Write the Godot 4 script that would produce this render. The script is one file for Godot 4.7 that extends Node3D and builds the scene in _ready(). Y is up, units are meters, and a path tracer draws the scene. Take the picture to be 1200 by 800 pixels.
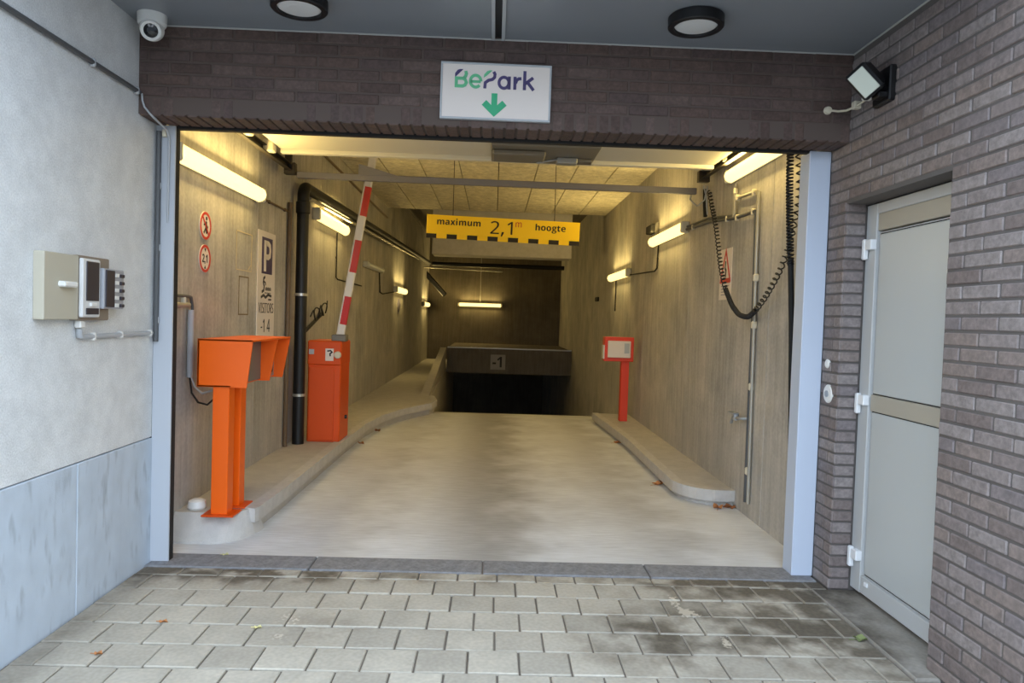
extends Node3D
# A garage entrance: brick lintel, concrete drive-in behind it, paved forecourt in front.
# Units are metres. z = 0 is the face of the brick lintel, the garage lies towards -z, y = 0 is the threshold.

var rng := RandomNumberGenerator.new()
var used := {}
var M := {}
var mesh_cache := {}

func _ready() -> void:
	rng.seed = 7
	camera_and_light()
	make_materials()
	build_shell()
	build_forecourt()
	build_lintel()
	build_right_wall()
	build_left_wall()
	build_porch_ceiling()
	build_garage()
	build_door()
	build_entrance_fittings()
	build_garage_door()
	build_lamps()
	build_left_things()
	build_right_things()
	build_far_things()
	build_small_things()

# ------------------------------------------------------------------ camera, sky, exposure
func camera_and_light() -> void:
	var cam := Camera3D.new()
	cam.name = "camera"
	cam.transform = Transform3D(Basis(Vector3(0.999168, 0.032328, 0.024877), Vector3(-0.0315, 0.998959, -0.032984), Vector3(-0.025917, 0.032173, 0.999146)), Vector3(0, 1.4334, 3.8933))
	cam.fov = 50.43
	cam.near = 0.05
	cam.far = 200.0
	add_child(cam)
	cam.current = true
	var sky_mat := ProceduralSkyMaterial.new()
	sky_mat.sky_top_color = Color(0.80, 0.87, 0.95)
	sky_mat.sky_horizon_color = Color(0.86, 0.90, 0.95)
	sky_mat.ground_horizon_color = Color(0.42, 0.43, 0.44)
	sky_mat.ground_bottom_color = Color(0.36, 0.36, 0.36)
	sky_mat.sky_energy_multiplier = 1.0
	sky_mat.sun_angle_max = 1.0
	var sky := Sky.new()
	sky.sky_material = sky_mat
	var env := Environment.new()
	env.background_mode = Environment.BG_SKY
	env.sky = sky
	env.background_energy_multiplier = 2.1
	env.ambient_light_source = Environment.AMBIENT_SOURCE_SKY
	env.tonemap_mode = Environment.TONE_MAPPER_LINEAR
	env.tonemap_exposure = 2.6
	env.sdfgi_enabled = true
	env.ssao_enabled = true
	env.ssil_enabled = true
	var we := WorldEnvironment.new()
	we.name = "world_environment"
	we.environment = env
	add_child(we)

const TUBE_GLOW := 0.85
const TUBE_LIGHT := 0.25
const TUBE_COLOR := Color(1.0, 0.87, 0.54)

# ------------------------------------------------------------------ naming and tagging
func named(n: String) -> String:
	if not used.has(n):
		used[n] = 0
		return n
	used[n] += 1
	return "%s_%03d" % [n, used[n]]

func tag(o: Node3D, label := "", category := "", group := "", kind := "") -> Node3D:
	if label != "": o.set_meta("label", label)
	if category != "": o.set_meta("category", category)
	if group != "": o.set_meta("group", group)
	if kind != "": o.set_meta("kind", kind)
	return o

func thing(n: String, label: String, category: String, at := Vector3.ZERO, group := "", kind := "") -> Node3D:
	var o := Node3D.new()
	o.name = named(n)
	o.position = at
	add_child(o)
	tag(o, label, category, group, kind)
	return o

func put(n: String, mesh: Mesh, mat: Material, parent: Node3D = null, at := Transform3D.IDENTITY) -> MeshInstance3D:
	var o := MeshInstance3D.new()
	o.name = named(n) if parent == null else n
	o.mesh = mesh
	o.material_override = mat
	o.transform = at
	if parent == null:
		add_child(o)
	else:
		parent.add_child(o, true)
	return o

# ------------------------------------------------------------------ shape helpers
func nst() -> SurfaceTool:
	var st := SurfaceTool.new()
	st.begin(Mesh.PRIMITIVE_TRIANGLES)
	return st

func tri(st: SurfaceTool, a: Vector3, b: Vector3, c: Vector3) -> void:
	var n := (b - a).cross(c - a).normalized()   # a, b, c counter-clockwise seen from outside; Godot wants clockwise
	for v: Vector3 in [a, c, b]:
		st.set_normal(n)
		st.add_vertex(v)

func quad(st: SurfaceTool, a: Vector3, b: Vector3, c: Vector3, d: Vector3) -> void:
	tri(st, a, b, c)
	tri(st, a, c, d)

func squad(st: SurfaceTool, p: Array, n: Array) -> void:
	for i: int in [0, 2, 1, 0, 3, 2]:
		st.set_normal(n[i])
		st.add_vertex(p[i])

func box(st: SurfaceTool, size: Vector3, xf := Transform3D.IDENTITY, b := 0.0) -> void:
	var h := size * 0.5
	if b <= 0.0:
		var q := func(x: float, y: float, z: float) -> Vector3: return xf * Vector3(x * h.x, y * h.y, z * h.z)
		quad(st, q.call(-1, -1, 1), q.call(1, -1, 1), q.call(1, 1, 1), q.call(-1, 1, 1))
		quad(st, q.call(1, -1, -1), q.call(-1, -1, -1), q.call(-1, 1, -1), q.call(1, 1, -1))
		quad(st, q.call(1, -1, 1), q.call(1, -1, -1), q.call(1, 1, -1), q.call(1, 1, 1))
		quad(st, q.call(-1, -1, -1), q.call(-1, -1, 1), q.call(-1, 1, 1), q.call(-1, 1, -1))
		quad(st, q.call(-1, 1, 1), q.call(1, 1, 1), q.call(1, 1, -1), q.call(-1, 1, -1))
		quad(st, q.call(-1, -1, -1), q.call(1, -1, -1), q.call(1, -1, 1), q.call(-1, -1, 1))
		return
	# chamfered: for each corner the three points next to it
	var p := func(sx: int, sy: int, sz: int, k: int) -> Vector3:
		var v := Vector3(sx * h.x, sy * h.y, sz * h.z)
		if k != 0: v.x -= sx * b
		if k != 1: v.y -= sy * b
		if k != 2: v.z -= sz * b
		return xf * v
	for s: int in [-1, 1]:
		var f := func(a: Vector3, c: Vector3, d: Vector3, e: Vector3, flip: bool) -> void:
			if flip: quad(st, e, d, c, a)
			else: quad(st, a, c, d, e)
		f.call(p.call(s, -1, -1, 0), p.call(s, 1, -1, 0), p.call(s, 1, 1, 0), p.call(s, -1, 1, 0), s < 0)
		f.call(p.call(-1, s, -1, 1), p.call(-1, s, 1, 1), p.call(1, s, 1, 1), p.call(1, s, -1, 1), s < 0)
		f.call(p.call(-1, -1, s, 2), p.call(1, -1, s, 2), p.call(1, 1, s, 2), p.call(-1, 1, s, 2), s < 0)
		for t: int in [-1, 1]:
			f.call(p.call(-1, s, t, 1), p.call(-1, s, t, 2), p.call(1, s, t, 2), p.call(1, s, t, 1), s * t < 0)
			f.call(p.call(s, -1, t, 2), p.call(s, -1, t, 0), p.call(s, 1, t, 0), p.call(s, 1, t, 2), s * t < 0)
			f.call(p.call(s, t, -1, 0), p.call(s, t, -1, 1), p.call(s, t, 1, 1), p.call(s, t, 1, 0), s * t < 0)
			for u: int in [-1, 1]:
				if s * t * u > 0: tri(st, p.call(s, t, u, 0), p.call(s, t, u, 1), p.call(s, t, u, 2))
				else: tri(st, p.call(s, t, u, 0), p.call(s, t, u, 2), p.call(s, t, u, 1))

func at(x: float, y: float, z: float) -> Transform3D:
	return Transform3D(Basis.IDENTITY, Vector3(x, y, z))

func span(st: SurfaceTool, lo: Vector3, hi: Vector3, b := 0.0) -> void:
	box(st, (hi - lo).abs(), Transform3D(Basis.IDENTITY, (lo + hi) * 0.5), b)

func span_mesh(lo: Vector3, hi: Vector3, b := 0.0) -> ArrayMesh:
	var st := nst()
	span(st, lo, hi, b)
	return st.commit()

func box_mesh(size: Vector3, b := 0.0) -> ArrayMesh:
	var key := "%.4f %.4f %.4f %.4f" % [size.x, size.y, size.z, b]
	if not mesh_cache.has(key):
		var st := nst()
		box(st, size, Transform3D.IDENTITY, b)
		mesh_cache[key] = st.commit()
	return mesh_cache[key]

func tube(st: SurfaceTool, pts: Array, r: float, sides := 10, caps := true) -> void:
	var n := pts.size()
	var dirs := []
	for i in n:
		var a: Vector3 = pts[maxi(i - 1, 0)]
		var b: Vector3 = pts[mini(i + 1, n - 1)]
		dirs.append((b - a).normalized())
	var d0: Vector3 = dirs[0]
	var side := d0.cross(Vector3.UP if absf(d0.y) < 0.9 else Vector3.RIGHT).normalized()
	var rings := []
	var norms := []
	for i in n:
		var d: Vector3 = dirs[i]
		side = (side - d * side.dot(d)).normalized()
		var up := d.cross(side).normalized()
		var grow := 1.0
		if i > 0 and i < n - 1:
			var e1: Vector3 = (pts[i] - pts[i - 1]).normalized()
			grow = 1.0 / maxf(0.5, e1.dot(d))
		var ring := []
		var nn := []
		for k in sides:
			var ang := TAU * k / sides
			var v := side * cos(ang) + up * sin(ang)
			nn.append(v)
			ring.append(pts[i] + v * r * (grow if n < 12 else 1.0))
		rings.append(ring)
		norms.append(nn)
	for i in n - 1:
		for k in sides:
			var j := (k + 1) % sides
			squad(st, [rings[i][k], rings[i][j], rings[i + 1][j], rings[i + 1][k]], [norms[i][k], norms[i][j], norms[i + 1][j], norms[i + 1][k]] )
	if caps:
		for k in sides:
			var j := (k + 1) % sides
			tri(st, pts[0], rings[0][j], rings[0][k])
			tri(st, pts[n - 1], rings[n - 1][k], rings[n - 1][j])

func tube_mesh(pts: Array, r: float, sides := 10) -> ArrayMesh:
	var st := nst()
	tube(st, pts, r, sides)
	return st.commit()

func lathe(st: SurfaceTool, prof: Array, seg := 32, xf := Transform3D.IDENTITY) -> void:
	# prof: Vector2(radius, height) from bottom to top on the outside
	for i in prof.size() - 1:
		var a: Vector2 = prof[i]
		var b: Vector2 = prof[i + 1]
		if a.is_equal_approx(b): continue
		var e := b - a
		var nn := Vector2(e.y, -e.x).normalized()
		for k in seg:
			var t0 := TAU * k / seg
			var t1 := TAU * (k + 1) / seg
			var c0 := Vector3(cos(t0), 0, -sin(t0))
			var c1 := Vector3(cos(t1), 0, -sin(t1))
			var P := [xf * (c0 * a.x + Vector3.UP * a.y), xf * (c1 * a.x + Vector3.UP * a.y), xf * (c1 * b.x + Vector3.UP * b.y), xf * (c0 * b.x + Vector3.UP * b.y)]
			var n0 := (xf.basis * (c0 * nn.x + Vector3.UP * nn.y)).normalized()
			var n1 := (xf.basis * (c1 * nn.x + Vector3.UP * nn.y)).normalized()
			squad(st, P, [n0, n1, n1, n0])

func lathe_mesh(prof: Array, seg := 32, xf := Transform3D.IDENTITY) -> ArrayMesh:
	var st := nst()
	lathe(st, prof, seg, xf)
	return st.commit()

func basis_towards(dir: Vector3, up := Vector3.UP) -> Basis:
	# y axis points along dir
	var y := dir.normalized()
	var x := y.cross(up if absf(y.dot(up)) < 0.95 else Vector3.FORWARD).normalized()
	return Basis(x, y, x.cross(y).normalized())

func prism(st: SurfaceTool, poly: PackedVector2Array, depth: float, xf := Transform3D.IDENTITY) -> void:
	# outline in the xy plane, thickness along z from 0 to depth
	var pts := poly
	if Geometry2D.is_polygon_clockwise(pts):
		pts = pts.duplicate()
		pts.reverse()
	var idx := Geometry2D.triangulate_polygon(pts)
	for i in range(0, idx.size(), 3):
		var a := pts[idx[i]]
		var b := pts[idx[i + 1]]
		var c := pts[idx[i + 2]]
		if (b - a).cross(c - a) < 0.0:
			var t := b
			b = c
			c = t
		tri(st, xf * Vector3(a.x, a.y, depth), xf * Vector3(b.x, b.y, depth), xf * Vector3(c.x, c.y, depth))
		tri(st, xf * Vector3(a.x, a.y, 0), xf * Vector3(c.x, c.y, 0), xf * Vector3(b.x, b.y, 0))
	for i in pts.size():
		var a := pts[i]
		var b := pts[(i + 1) % pts.size()]
		quad(st, xf * Vector3(a.x, a.y, 0), xf * Vector3(b.x, b.y, 0), xf * Vector3(b.x, b.y, depth), xf * Vector3(a.x, a.y, depth))

func stroke(st: SurfaceTool, pts: Array, w: float, depth: float, xf := Transform3D.IDENTITY, closed := false) -> void:
	var n := pts.size()
	var L := []
	var R := []
	for i in n:
		var a: Vector2 = pts[(i - 1 + n) % n] if (closed or i > 0) else pts[i]
		var b: Vector2 = pts[(i + 1) % n] if (closed or i < n - 1) else pts[i]
		var p: Vector2 = pts[i]
		var d1 := (p - a).normalized() if p != a else (b - p).normalized()
		var d2 := (b - p).normalized() if p != b else d1
		var m := (d1 + d2).normalized()
		var nn := Vector2(-m.y, m.x)
		var k := w * 0.5 / maxf(0.45, m.dot(d1))
		L.append(p + nn * k)
		R.append(p - nn * k)
	for i in (n if closed else n - 1):
		var j := (i + 1) % n
		prism(st, PackedVector2Array([R[i], R[j], L[j], L[i]]), depth, xf)

func arc(c: Vector2, rx: float, ry: float, a0: float, a1: float, n := 16) -> Array:
	var out := []
	for i in n + 1:
		var a := deg_to_rad(lerpf(a0, a1, float(i) / n))
		out.append(c + Vector2(cos(a) * rx, sin(a) * ry))
	return out

func text_mesh(s: String, height: float, bold := false, depth := 0.002, max_width := 0.0) -> Array:
	# letters centred on the origin, capitals about «height» tall; returns [mesh, scale transform]
	var f := SystemFont.new()
	f.font_names = PackedStringArray(["Droid Sans"])
	f.font_weight = 700 if bold else 400
	var t := TextMesh.new()
	t.text = s
	t.font = f
	t.font_size = 64
	t.pixel_size = height / 46.0
	t.depth = depth
	t.curve_step = 1.0
	var k := 1.0
	if max_width > 0.0:
		k = max_width / maxf(t.get_aabb().size.x, 0.001)
	return [t, k]

func letters(n: String, s: String, height: float, mat: Material, parent: Node3D, xf: Transform3D, bold := false, width := 0.0) -> MeshInstance3D:
	var r := text_mesh(s, height, bold, 0.003, width)
	return put(n, r[0], mat, parent, xf * Transform3D(Basis.from_scale(Vector3(r[1], 1, 1)), Vector3.ZERO))

# ------------------------------------------------------------------ materials
func mat(n: String, r: float, g: float, b: float, rough := 0.8, metal := 0.0) -> StandardMaterial3D:
	var m := StandardMaterial3D.new()
	m.resource_name = n
	m.albedo_color = Color(r / 255.0, g / 255.0, b / 255.0)
	m.roughness = rough
	m.metallic = metal
	M[n] = m
	return m

func noise(s: int, freq: float, octaves := 4, type := FastNoiseLite.TYPE_SIMPLEX_SMOOTH) -> FastNoiseLite:
	var f := FastNoiseLite.new()
	f.seed = s
	f.noise_type = type
	f.frequency = freq
	f.fractal_octaves = octaves
	return f

func wrap_noise(f: FastNoiseLite, x: float, y: float, w: float, h: float) -> float:
	# tiles over w by h by blending near the seam
	var bx := clampf((x / w - 0.85) / 0.15, 0, 1)
	var by := clampf((y / h - 0.85) / 0.15, 0, 1)
	var v := f.get_noise_2d(x, y)
	if bx > 0: v = lerpf(v, f.get_noise_2d(x - w, y), bx)
	if by > 0:
		var u := f.get_noise_2d(x, y - h)
		if bx > 0: u = lerpf(u, f.get_noise_2d(x - w, y - h), bx)
		v = lerpf(v, u, by)
	return v

func tex(im: Image) -> ImageTexture:
	return ImageTexture.create_from_image(im)

func tri_tex(m: StandardMaterial3D, t: Texture2D, metres: Vector3, offset := Vector3.ZERO) -> void:
	m.albedo_texture = t
	m.uv1_triplanar = true
	m.uv1_world_triplanar = true
	m.uv1_scale = Vector3(1.0 / metres.x, 1.0 / metres.y, 1.0 / metres.z)
	m.uv1_offset = offset
	m.uv1_triplanar_sharpness = 8.0

func relief(m: StandardMaterial3D, t: Texture2D, cm: float) -> void:
	m.heightmap_enabled = true
	m.heightmap_texture = t
	m.heightmap_scale = cm

func grey_image(size: int, fn: Callable) -> Image:
	var data := PackedByteArray()
	data.resize(size * size * 3)
	var k := 0
	for y in size:
		for x in size:
			var c: Color = fn.call(x, y)
			data[k] = int(clampf(c.r, 0, 1) * 255.0)
			data[k + 1] = int(clampf(c.g, 0, 1) * 255.0)
			data[k + 2] = int(clampf(c.b, 0, 1) * 255.0)
			k += 3
	return Image.create_from_data(size, size, false, Image.FORMAT_RGB8, data)

func make_materials() -> void:
	# grains, as sRGB multipliers around white
	var f1 := noise(11, 0.035, 5)
	var f2 := noise(12, 0.012, 3)
	var f3 := noise(13, 0.3, 2)
	var S := 512
	var speck := tex(grey_image(S, func(x: int, y: int) -> Color:
		var v := 0.86 + 0.10 * wrap_noise(f1, x, y, S, S) + 0.10 * wrap_noise(f2, x, y, S, S) + 0.10 * wrap_noise(f3, x, y, S, S)
		return Color(v, v, v)))
	var fine := tex(grey_image(S, func(x: int, y: int) -> Color:
		var v := 0.5 + 0.45 * wrap_noise(f3, x, y, S, S) + 0.15 * wrap_noise(f1, x, y, S, S)
		return Color(v, v, v)))
	var coat := tex(grey_image(S, func(x: int, y: int) -> Color:
		var v := 0.94 + 0.03 * wrap_noise(f1, x, y, S, S) + 0.045 * wrap_noise(f2, x, y, S, S) + 0.07 * wrap_noise(f3, x, y, S, S)
		return Color(v, v, v)))
	var stained := tex(grey_image(256, func(x: int, y: int) -> Color:
		var a := wrap_noise(f1, x * 1.6, y * 0.5, 409.6, 128)
		var b := wrap_noise(f2, x * 2.0, y * 2.0, S, S)
		var v := 0.96 + 0.04 * b - 0.20 * clampf(a + 0.35 * b - 0.22, 0.0, 1.0) - 0.05 * clampf(a, 0.0, 1.0)
		return Color(v, v, v)))
	# board-marked concrete: upright streaks, faint board widths, run-off stains
	var fs := noise(21, 0.02, 4)
	var fb := noise(22, 0.006, 3)
	var fc := noise(23, 0.16, 3)
	var fe := noise(24, 0.022, 4)
	var C := 768
	var boards := []
	rng.seed = 3
	for i in 40: boards.append(rng.randf_range(-0.045, 0.045))
	var concrete := tex(grey_image(C, func(x: int, y: int) -> Color:
		var streak := wrap_noise(fs, x * 4.0, y * 0.25, C * 4.0, C * 0.25)
		var blot := wrap_noise(fb, x, y, C, C)
		var grain := wrap_noise(fc, x, y, C, C)
		var v: float = 0.86 + 0.085 * streak + 0.11 * blot + 0.05 * wrap_noise(fe, x, y, C, C) + 0.05 * grain + 0.4 * boards[int(x * 32.0 / C) % 32]
		return Color(v, v - 0.006 - 0.012 * blot, v - 0.018 - 0.03 * blot)))
	# brushed concrete floor with two darker wheel tracks and a few stains
	var fl := noise(31, 0.03, 4)
	var fm := noise(32, 0.008, 3)
	var F := 1024
	var drive := tex(grey_image(F, func(x: int, y: int) -> Color:
		var X := x * 4.0 / F - 2.0
		var line := wrap_noise(fl, x * 0.5, y * 10.0, F * 0.5, F * 10.0)
		var blot := wrap_noise(fm, x, y, F, F)
		var v := 0.94 + 0.085 * line + 0.06 * blot
		var wob := 0.12 * blot
		v -= 0.21 * exp(-pow((X - 0.0 + wob) / 0.33, 2.0)) + 0.09 * exp(-pow((X - 1.15 + wob) / 0.3, 2.0)) + 0.05 * exp(-pow((X + 0.95 + wob) / 0.25, 2.0))
		return Color(v, v - 0.012 * (1.0 - v) * 4.0, v - 0.03 * (1.0 - v) * 4.0)))
	# forecourt: 4 m by 4 m, damp dirt near the walls and on the right
	var fp := noise(41, 0.02, 5)
	var fq := noise(42, 0.2, 3)
	var P := 768
	var paving := tex(grey_image(P, func(x: int, y: int) -> Color:
		var X := x * 4.0 / P - 2.0
		var Z := y * 4.0 / P - 0.5
		var n := fp.get_noise_2d(x, y)
		var g := fq.get_noise_2d(x, y)
		var v := 0.90 + 0.07 * n + 0.06 * g
		var dirt := 0.0
		dirt += 1.3 * exp(-pow((Z + 0.12) / 0.16, 2.0)) * clampf(absf(X) - 0.9 + n * 0.9, 0.0, 1.0)
		dirt += 0.9 * exp(-pow((X - 1.45) / 0.45, 2.0) - pow((Z - 0.25) / 0.40, 2.0)) * (0.75 + 1.3 * n)
		dirt += 0.75 * exp(-pow((X - 0.80) / 0.36, 2.0) - pow((Z - 0.68) / 0.34, 2.0)) * (0.7 + 1.9 * n)
		dirt += 0.6 * exp(-pow((X - 1.5) / 0.3, 2.0) - pow((Z - 0.7) / 0.25, 2.0)) * (0.6 + 1.9 * n)
		dirt += 0.5 * exp(-pow((X + 1.85) / 0.12, 2.0)) * (0.7 + n)
		dirt += 0.35 * exp(-pow((X + 0.75) / 0.2, 2.0) - pow((Z - 0.62) / 0.2, 2.0)) * (0.7 + 2.0 * n)
		dirt += 0.5 * exp(-pow((X + 1.2) / 0.25, 2.0) - pow((Z - 0.0) / 0.12, 2.0)) * (0.7 + 2.0 * n)
		dirt += 0.55 * exp(-pow((Z + 0.08) / 0.16, 2.0)) * (0.4 + 1.6 * n)
		dirt += 0.5 * exp(-pow((X - 1.72) / 0.18, 2.0)) * (0.7 + 1.2 * n)
		v -= 0.41 * clampf(dirt, 0.0, 1.0)
		# worn flecks of old white paint
		var fleck := exp(-pow((X + 0.92 - (Z - 0.6) * 0.1) / 0.07, 2.0) - pow((Z - 0.62) / 0.16, 2.0)) + exp(-pow((X - 0.92 - Z * 0.25) / 0.06, 2.0) - pow((Z - 0.45) / 0.42, 2.0))
		if fleck * (0.5 + n) + 0.35 * g > 0.52: v = 1.0
		return Color(v, v - 0.02 * clampf(dirt, 0, 1), v - 0.045 * clampf(dirt, 0, 1))))
	var m := mat("plaster", 228, 230, 230, 0.95)
	tri_tex(m, coat, Vector3(1.5, 1.5, 1.5)); relief(m, fine, 0.22)
	m = mat("plinth", 198, 210, 222, 0.7)
	tri_tex(m, stained, Vector3(1.1, 1.4, 1.1)); relief(m, fine, 0.10)
	m = mat("concrete", 204, 200, 193, 0.9)
	tri_tex(m, concrete, Vector3(4.5, 4.5, 4.5)); relief(m, fine, 0.18)
	m = mat("concrete_plain", 196, 191, 183, 0.9)
	tri_tex(m, coat, Vector3(1.6, 1.6, 1.6)); relief(m, fine, 0.15)
	m = mat("kerb_stone", 204, 200, 194, 0.9)
	tri_tex(m, coat, Vector3(0.9, 0.9, 0.9)); relief(m, fine, 0.15)
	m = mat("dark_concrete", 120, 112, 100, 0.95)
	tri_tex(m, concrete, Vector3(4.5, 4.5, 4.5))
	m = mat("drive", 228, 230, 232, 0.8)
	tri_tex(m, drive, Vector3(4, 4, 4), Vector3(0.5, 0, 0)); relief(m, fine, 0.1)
	for i in 5:
		var k: float = [1.0, 0.97, 0.945, 0.985, 0.915][i]
		m = mat("paver_%d" % i, 205 * k, 197 * k, 181 * k, 0.85)
		tri_tex(m, paving, Vector3(4, 4, 4), Vector3(0.5, 0, 0.125)); relief(m, fine, 0.08)
	m = mat("sill", 176, 170, 160, 0.9)
	tri_tex(m, paving, Vector3(4, 4, 4), Vector3(0.5, 0, 0.125)); relief(m, fine, 0.2)
	m = mat("paver_bed", 118, 110, 100, 1.0)
	m = mat("granite", 152, 152, 155, 0.8)
	tri_tex(m, speck, Vector3(0.5, 0.5, 0.5)); relief(m, fine, 0.1)
	m = mat("asphalt", 110, 110, 110, 0.95)
	for i in 6:
		var c: Array = [[146, 134, 131], [155, 144, 141], [136, 123, 119], [150, 136, 130], [160, 150, 147], [141, 131, 131]][i]
		m = mat("brick_%d" % i, c[0], c[1], c[2], 0.75)
		tri_tex(m, speck, Vector3(0.45, 0.45, 0.45)); relief(m, fine, 0.2)
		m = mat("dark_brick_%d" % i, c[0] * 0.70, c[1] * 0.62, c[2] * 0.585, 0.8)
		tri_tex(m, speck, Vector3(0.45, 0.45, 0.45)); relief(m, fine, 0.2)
	m = mat("mortar", 98, 93, 90, 1.0)
	m = mat("mortar_lintel", 92, 80, 74, 1.0)
	m = mat("soffit_panel", 134, 139, 145, 0.34, 0.0)
	m = mat("caulk", 176, 176, 172, 0.6)
	m = mat("black_plastic", 22, 22, 24, 0.5)
	m = mat("black_metal", 17, 17, 19, 0.4)
	m = mat("rubber", 26, 25, 24, 0.8)
	m = mat("white_plastic", 226, 226, 222, 0.4)
	m = mat("cream_plastic", 214, 206, 184, 0.5)
	m = mat("grey_plastic", 176, 180, 184, 0.5)
	m = mat("dark_conduit", 84, 86, 88, 0.5)
	m = mat("steel", 168, 172, 176, 0.38, 0.6)
	m = mat("jamb_left", 182, 187, 194, 0.5, 0.0)
	m = mat("jamb_right", 192, 202, 218, 0.38, 0.0)
	m = mat("bar_steel", 122, 119, 124, 0.5, 0.2)
	m = mat("taupe_metal", 136, 124, 110, 0.6)
	m = mat("screen_dark", 46, 43, 52, 0.5)
	m = mat("bezel", 214, 214, 212, 0.4)
	m = mat("beige_metal", 184, 178, 160, 0.6)
	m = mat("sign_white", 226, 216, 208, 0.5)
	m = mat("logo_green", 96, 186, 136, 0.5)
	m = mat("arrow_green", 44, 168, 118, 0.5)
	m = mat("logo_purple", 66, 56, 104, 0.5)
	m = mat("sign_purple", 58, 46, 92, 0.5)
	m = mat("ink", 40, 38, 44, 0.6)
	m = mat("sign_yellow", 255, 212, 16, 0.5)
	m = mat("sign_black", 34, 28, 20, 0.6)
	m = mat("sign_red", 196, 44, 34, 0.5)
	m = mat("orange", 242, 98, 0, 0.4)
	m = mat("orange_red", 218, 78, 6, 0.42)
	m = mat("post_red", 222, 62, 26, 0.4)
	m = mat("barrier_white", 226, 220, 212, 0.45)
	m = mat("barrier_red", 200, 32, 30, 0.4)
	m = mat("door_frame", 186, 188, 188, 0.45)
	m = mat("door_panel", 186, 190, 189, 0.3)
	m = mat("keypad_grey", 158, 160, 165, 0.5)
	m = mat("door_rail", 170, 164, 150, 0.45)
	m = mat("hinge_white", 232, 234, 236, 0.35)
	m = mat("lens_glass", 20, 22, 26, 0.08)
	m = mat("lamp_glass_off", 214, 216, 216, 0.3)
	m = mat("flood_glass", 206, 212, 198, 0.25)
	m = mat("ceiling_tile", 238, 228, 200, 0.9)
	tri_tex(m, speck, Vector3(1.2, 1.2, 1.2))
	m = mat("panel_door", 204, 200, 186, 0.5)
	m = mat("motor_grey", 118, 114, 106, 0.5, 0.2)
	m = mat("track", 62, 56, 48, 0.5, 0.3)
	m = mat("black_pipe", 12, 12, 15, 0.5)
	m = mat("clamp", 190, 188, 180, 0.35, 0.6)
	m = mat("pipe_steel", 176, 172, 160, 0.4, 0.4)
	m = mat("brown_metal", 104, 84, 62, 0.6)
	m = mat("lamp_body", 206, 204, 190, 0.5)
	m = mat("dead_leaf", 150, 92, 52, 0.9)
	m = mat("dry_leaf", 182, 122, 74, 0.9)
	m = mat("residue", 206, 190, 156, 0.9)
	m = mat("residue_dark", 128, 112, 84, 0.9)
	m = mat("moss", 122, 132, 86, 1.0)
	m = mat("label_yellow", 216, 208, 150, 0.6)
	m = mat("plaque", 150, 142, 128, 0.6)
	m = mat("disc_grey", 138, 134, 150, 0.3)
	m = mat("tube_glow", 255, 250, 225, 0.4)
	m.emission_enabled = true
	m.emission = TUBE_COLOR
	m.emission_energy_multiplier = TUBE_GLOW

# ------------------------------------------------------------------ the shell
func build_shell() -> void:
	# street beyond the pavers, behind the camera
	var s := put("floor_street", span_mesh(Vector3(-30, -0.3, 3.9), Vector3(30, -0.012, 40)), M.asphalt)
	tag(s, "grey street surface in front of the paved forecourt", "street", "", "structure")
	# the building above the entrance
	var b := put("wall_upper", span_mesh(Vector3(-6, 3.96, -26), Vector3(6, 6.5, -0.02)), M.dark_concrete)
	tag(b, "dark upper wall of the building above the garage entrance", "wall", "", "structure")

func build_forecourt() -> void:
	var g := put("floor_forecourt", span_mesh(Vector3(-2.6, -0.4, -0.37), Vector3(2.6, -0.012, 3.9)), M.paver_bed)
	tag(g, "forecourt of beige concrete pavers laid in half bond", "pavement", "", "structure")
	rng.seed = 19
	var px := 0.2155
	var z := -0.118
	var row := 0
	var far := nst()
	while z < 3.88:
		var dz := 0.110 if row == 0 else 0.2045
		var x := -1.888 - (px * 0.5 if row % 2 == 1 else 0.0) + rng.randf_range(-0.01, 0.01)
		while x < 1.93:
			var x0 := maxf(x, -1.888)
			var x1 := minf(x + px, 1.93)
			if z > 0.02: x1 = minf(x1, 1.775)
			if z < 0.02: x1 = minf(x1, 1.885)
			if x1 - x0 > 0.03:
				var size := Vector3(snappedf(x1 - x0 - 0.008, 0.001), 0.06, dz - 0.008)
				var pos := Vector3((x0 + x1) * 0.5, -0.031 + rng.randf_range(-0.003, 0.002), z + dz * 0.5)
				var t := Transform3D(Basis.from_euler(Vector3(rng.randf_range(-0.008, 0.008), rng.randf_range(-0.006, 0.006), rng.randf_range(-0.008, 0.008))), pos)
				if z < 1.75:
					put("paver", box_mesh(size, 0.004), M["paver_%d" % (rng.randi() % 5)], g, t)
				else:
					box(far, size, t, 0.004)
			x += px
		z += dz
		row += 1
	put("pavers_behind", far.commit(), M.paver_0, g).set_meta("kind", "stuff")
	# dark stone strip along the threshold
	var k := put("trim_1", span_mesh(Vector3(-1.9, -0.3, -0.345), Vector3(1.9, -0.01, -0.122)), M.paver_bed)
	tag(k, "dark grey stone threshold strip across the garage opening", "threshold", "", "structure")
	var xs := [-1.895, -0.99, -0.02, 0.93, 1.88]
	for i in 4:
		put("stone", span_mesh(Vector3(xs[i] + 0.003, -0.08, -0.343), Vector3(xs[i + 1] - 0.003, 0.002, -0.124), 0.006), M.granite, k)

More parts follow.
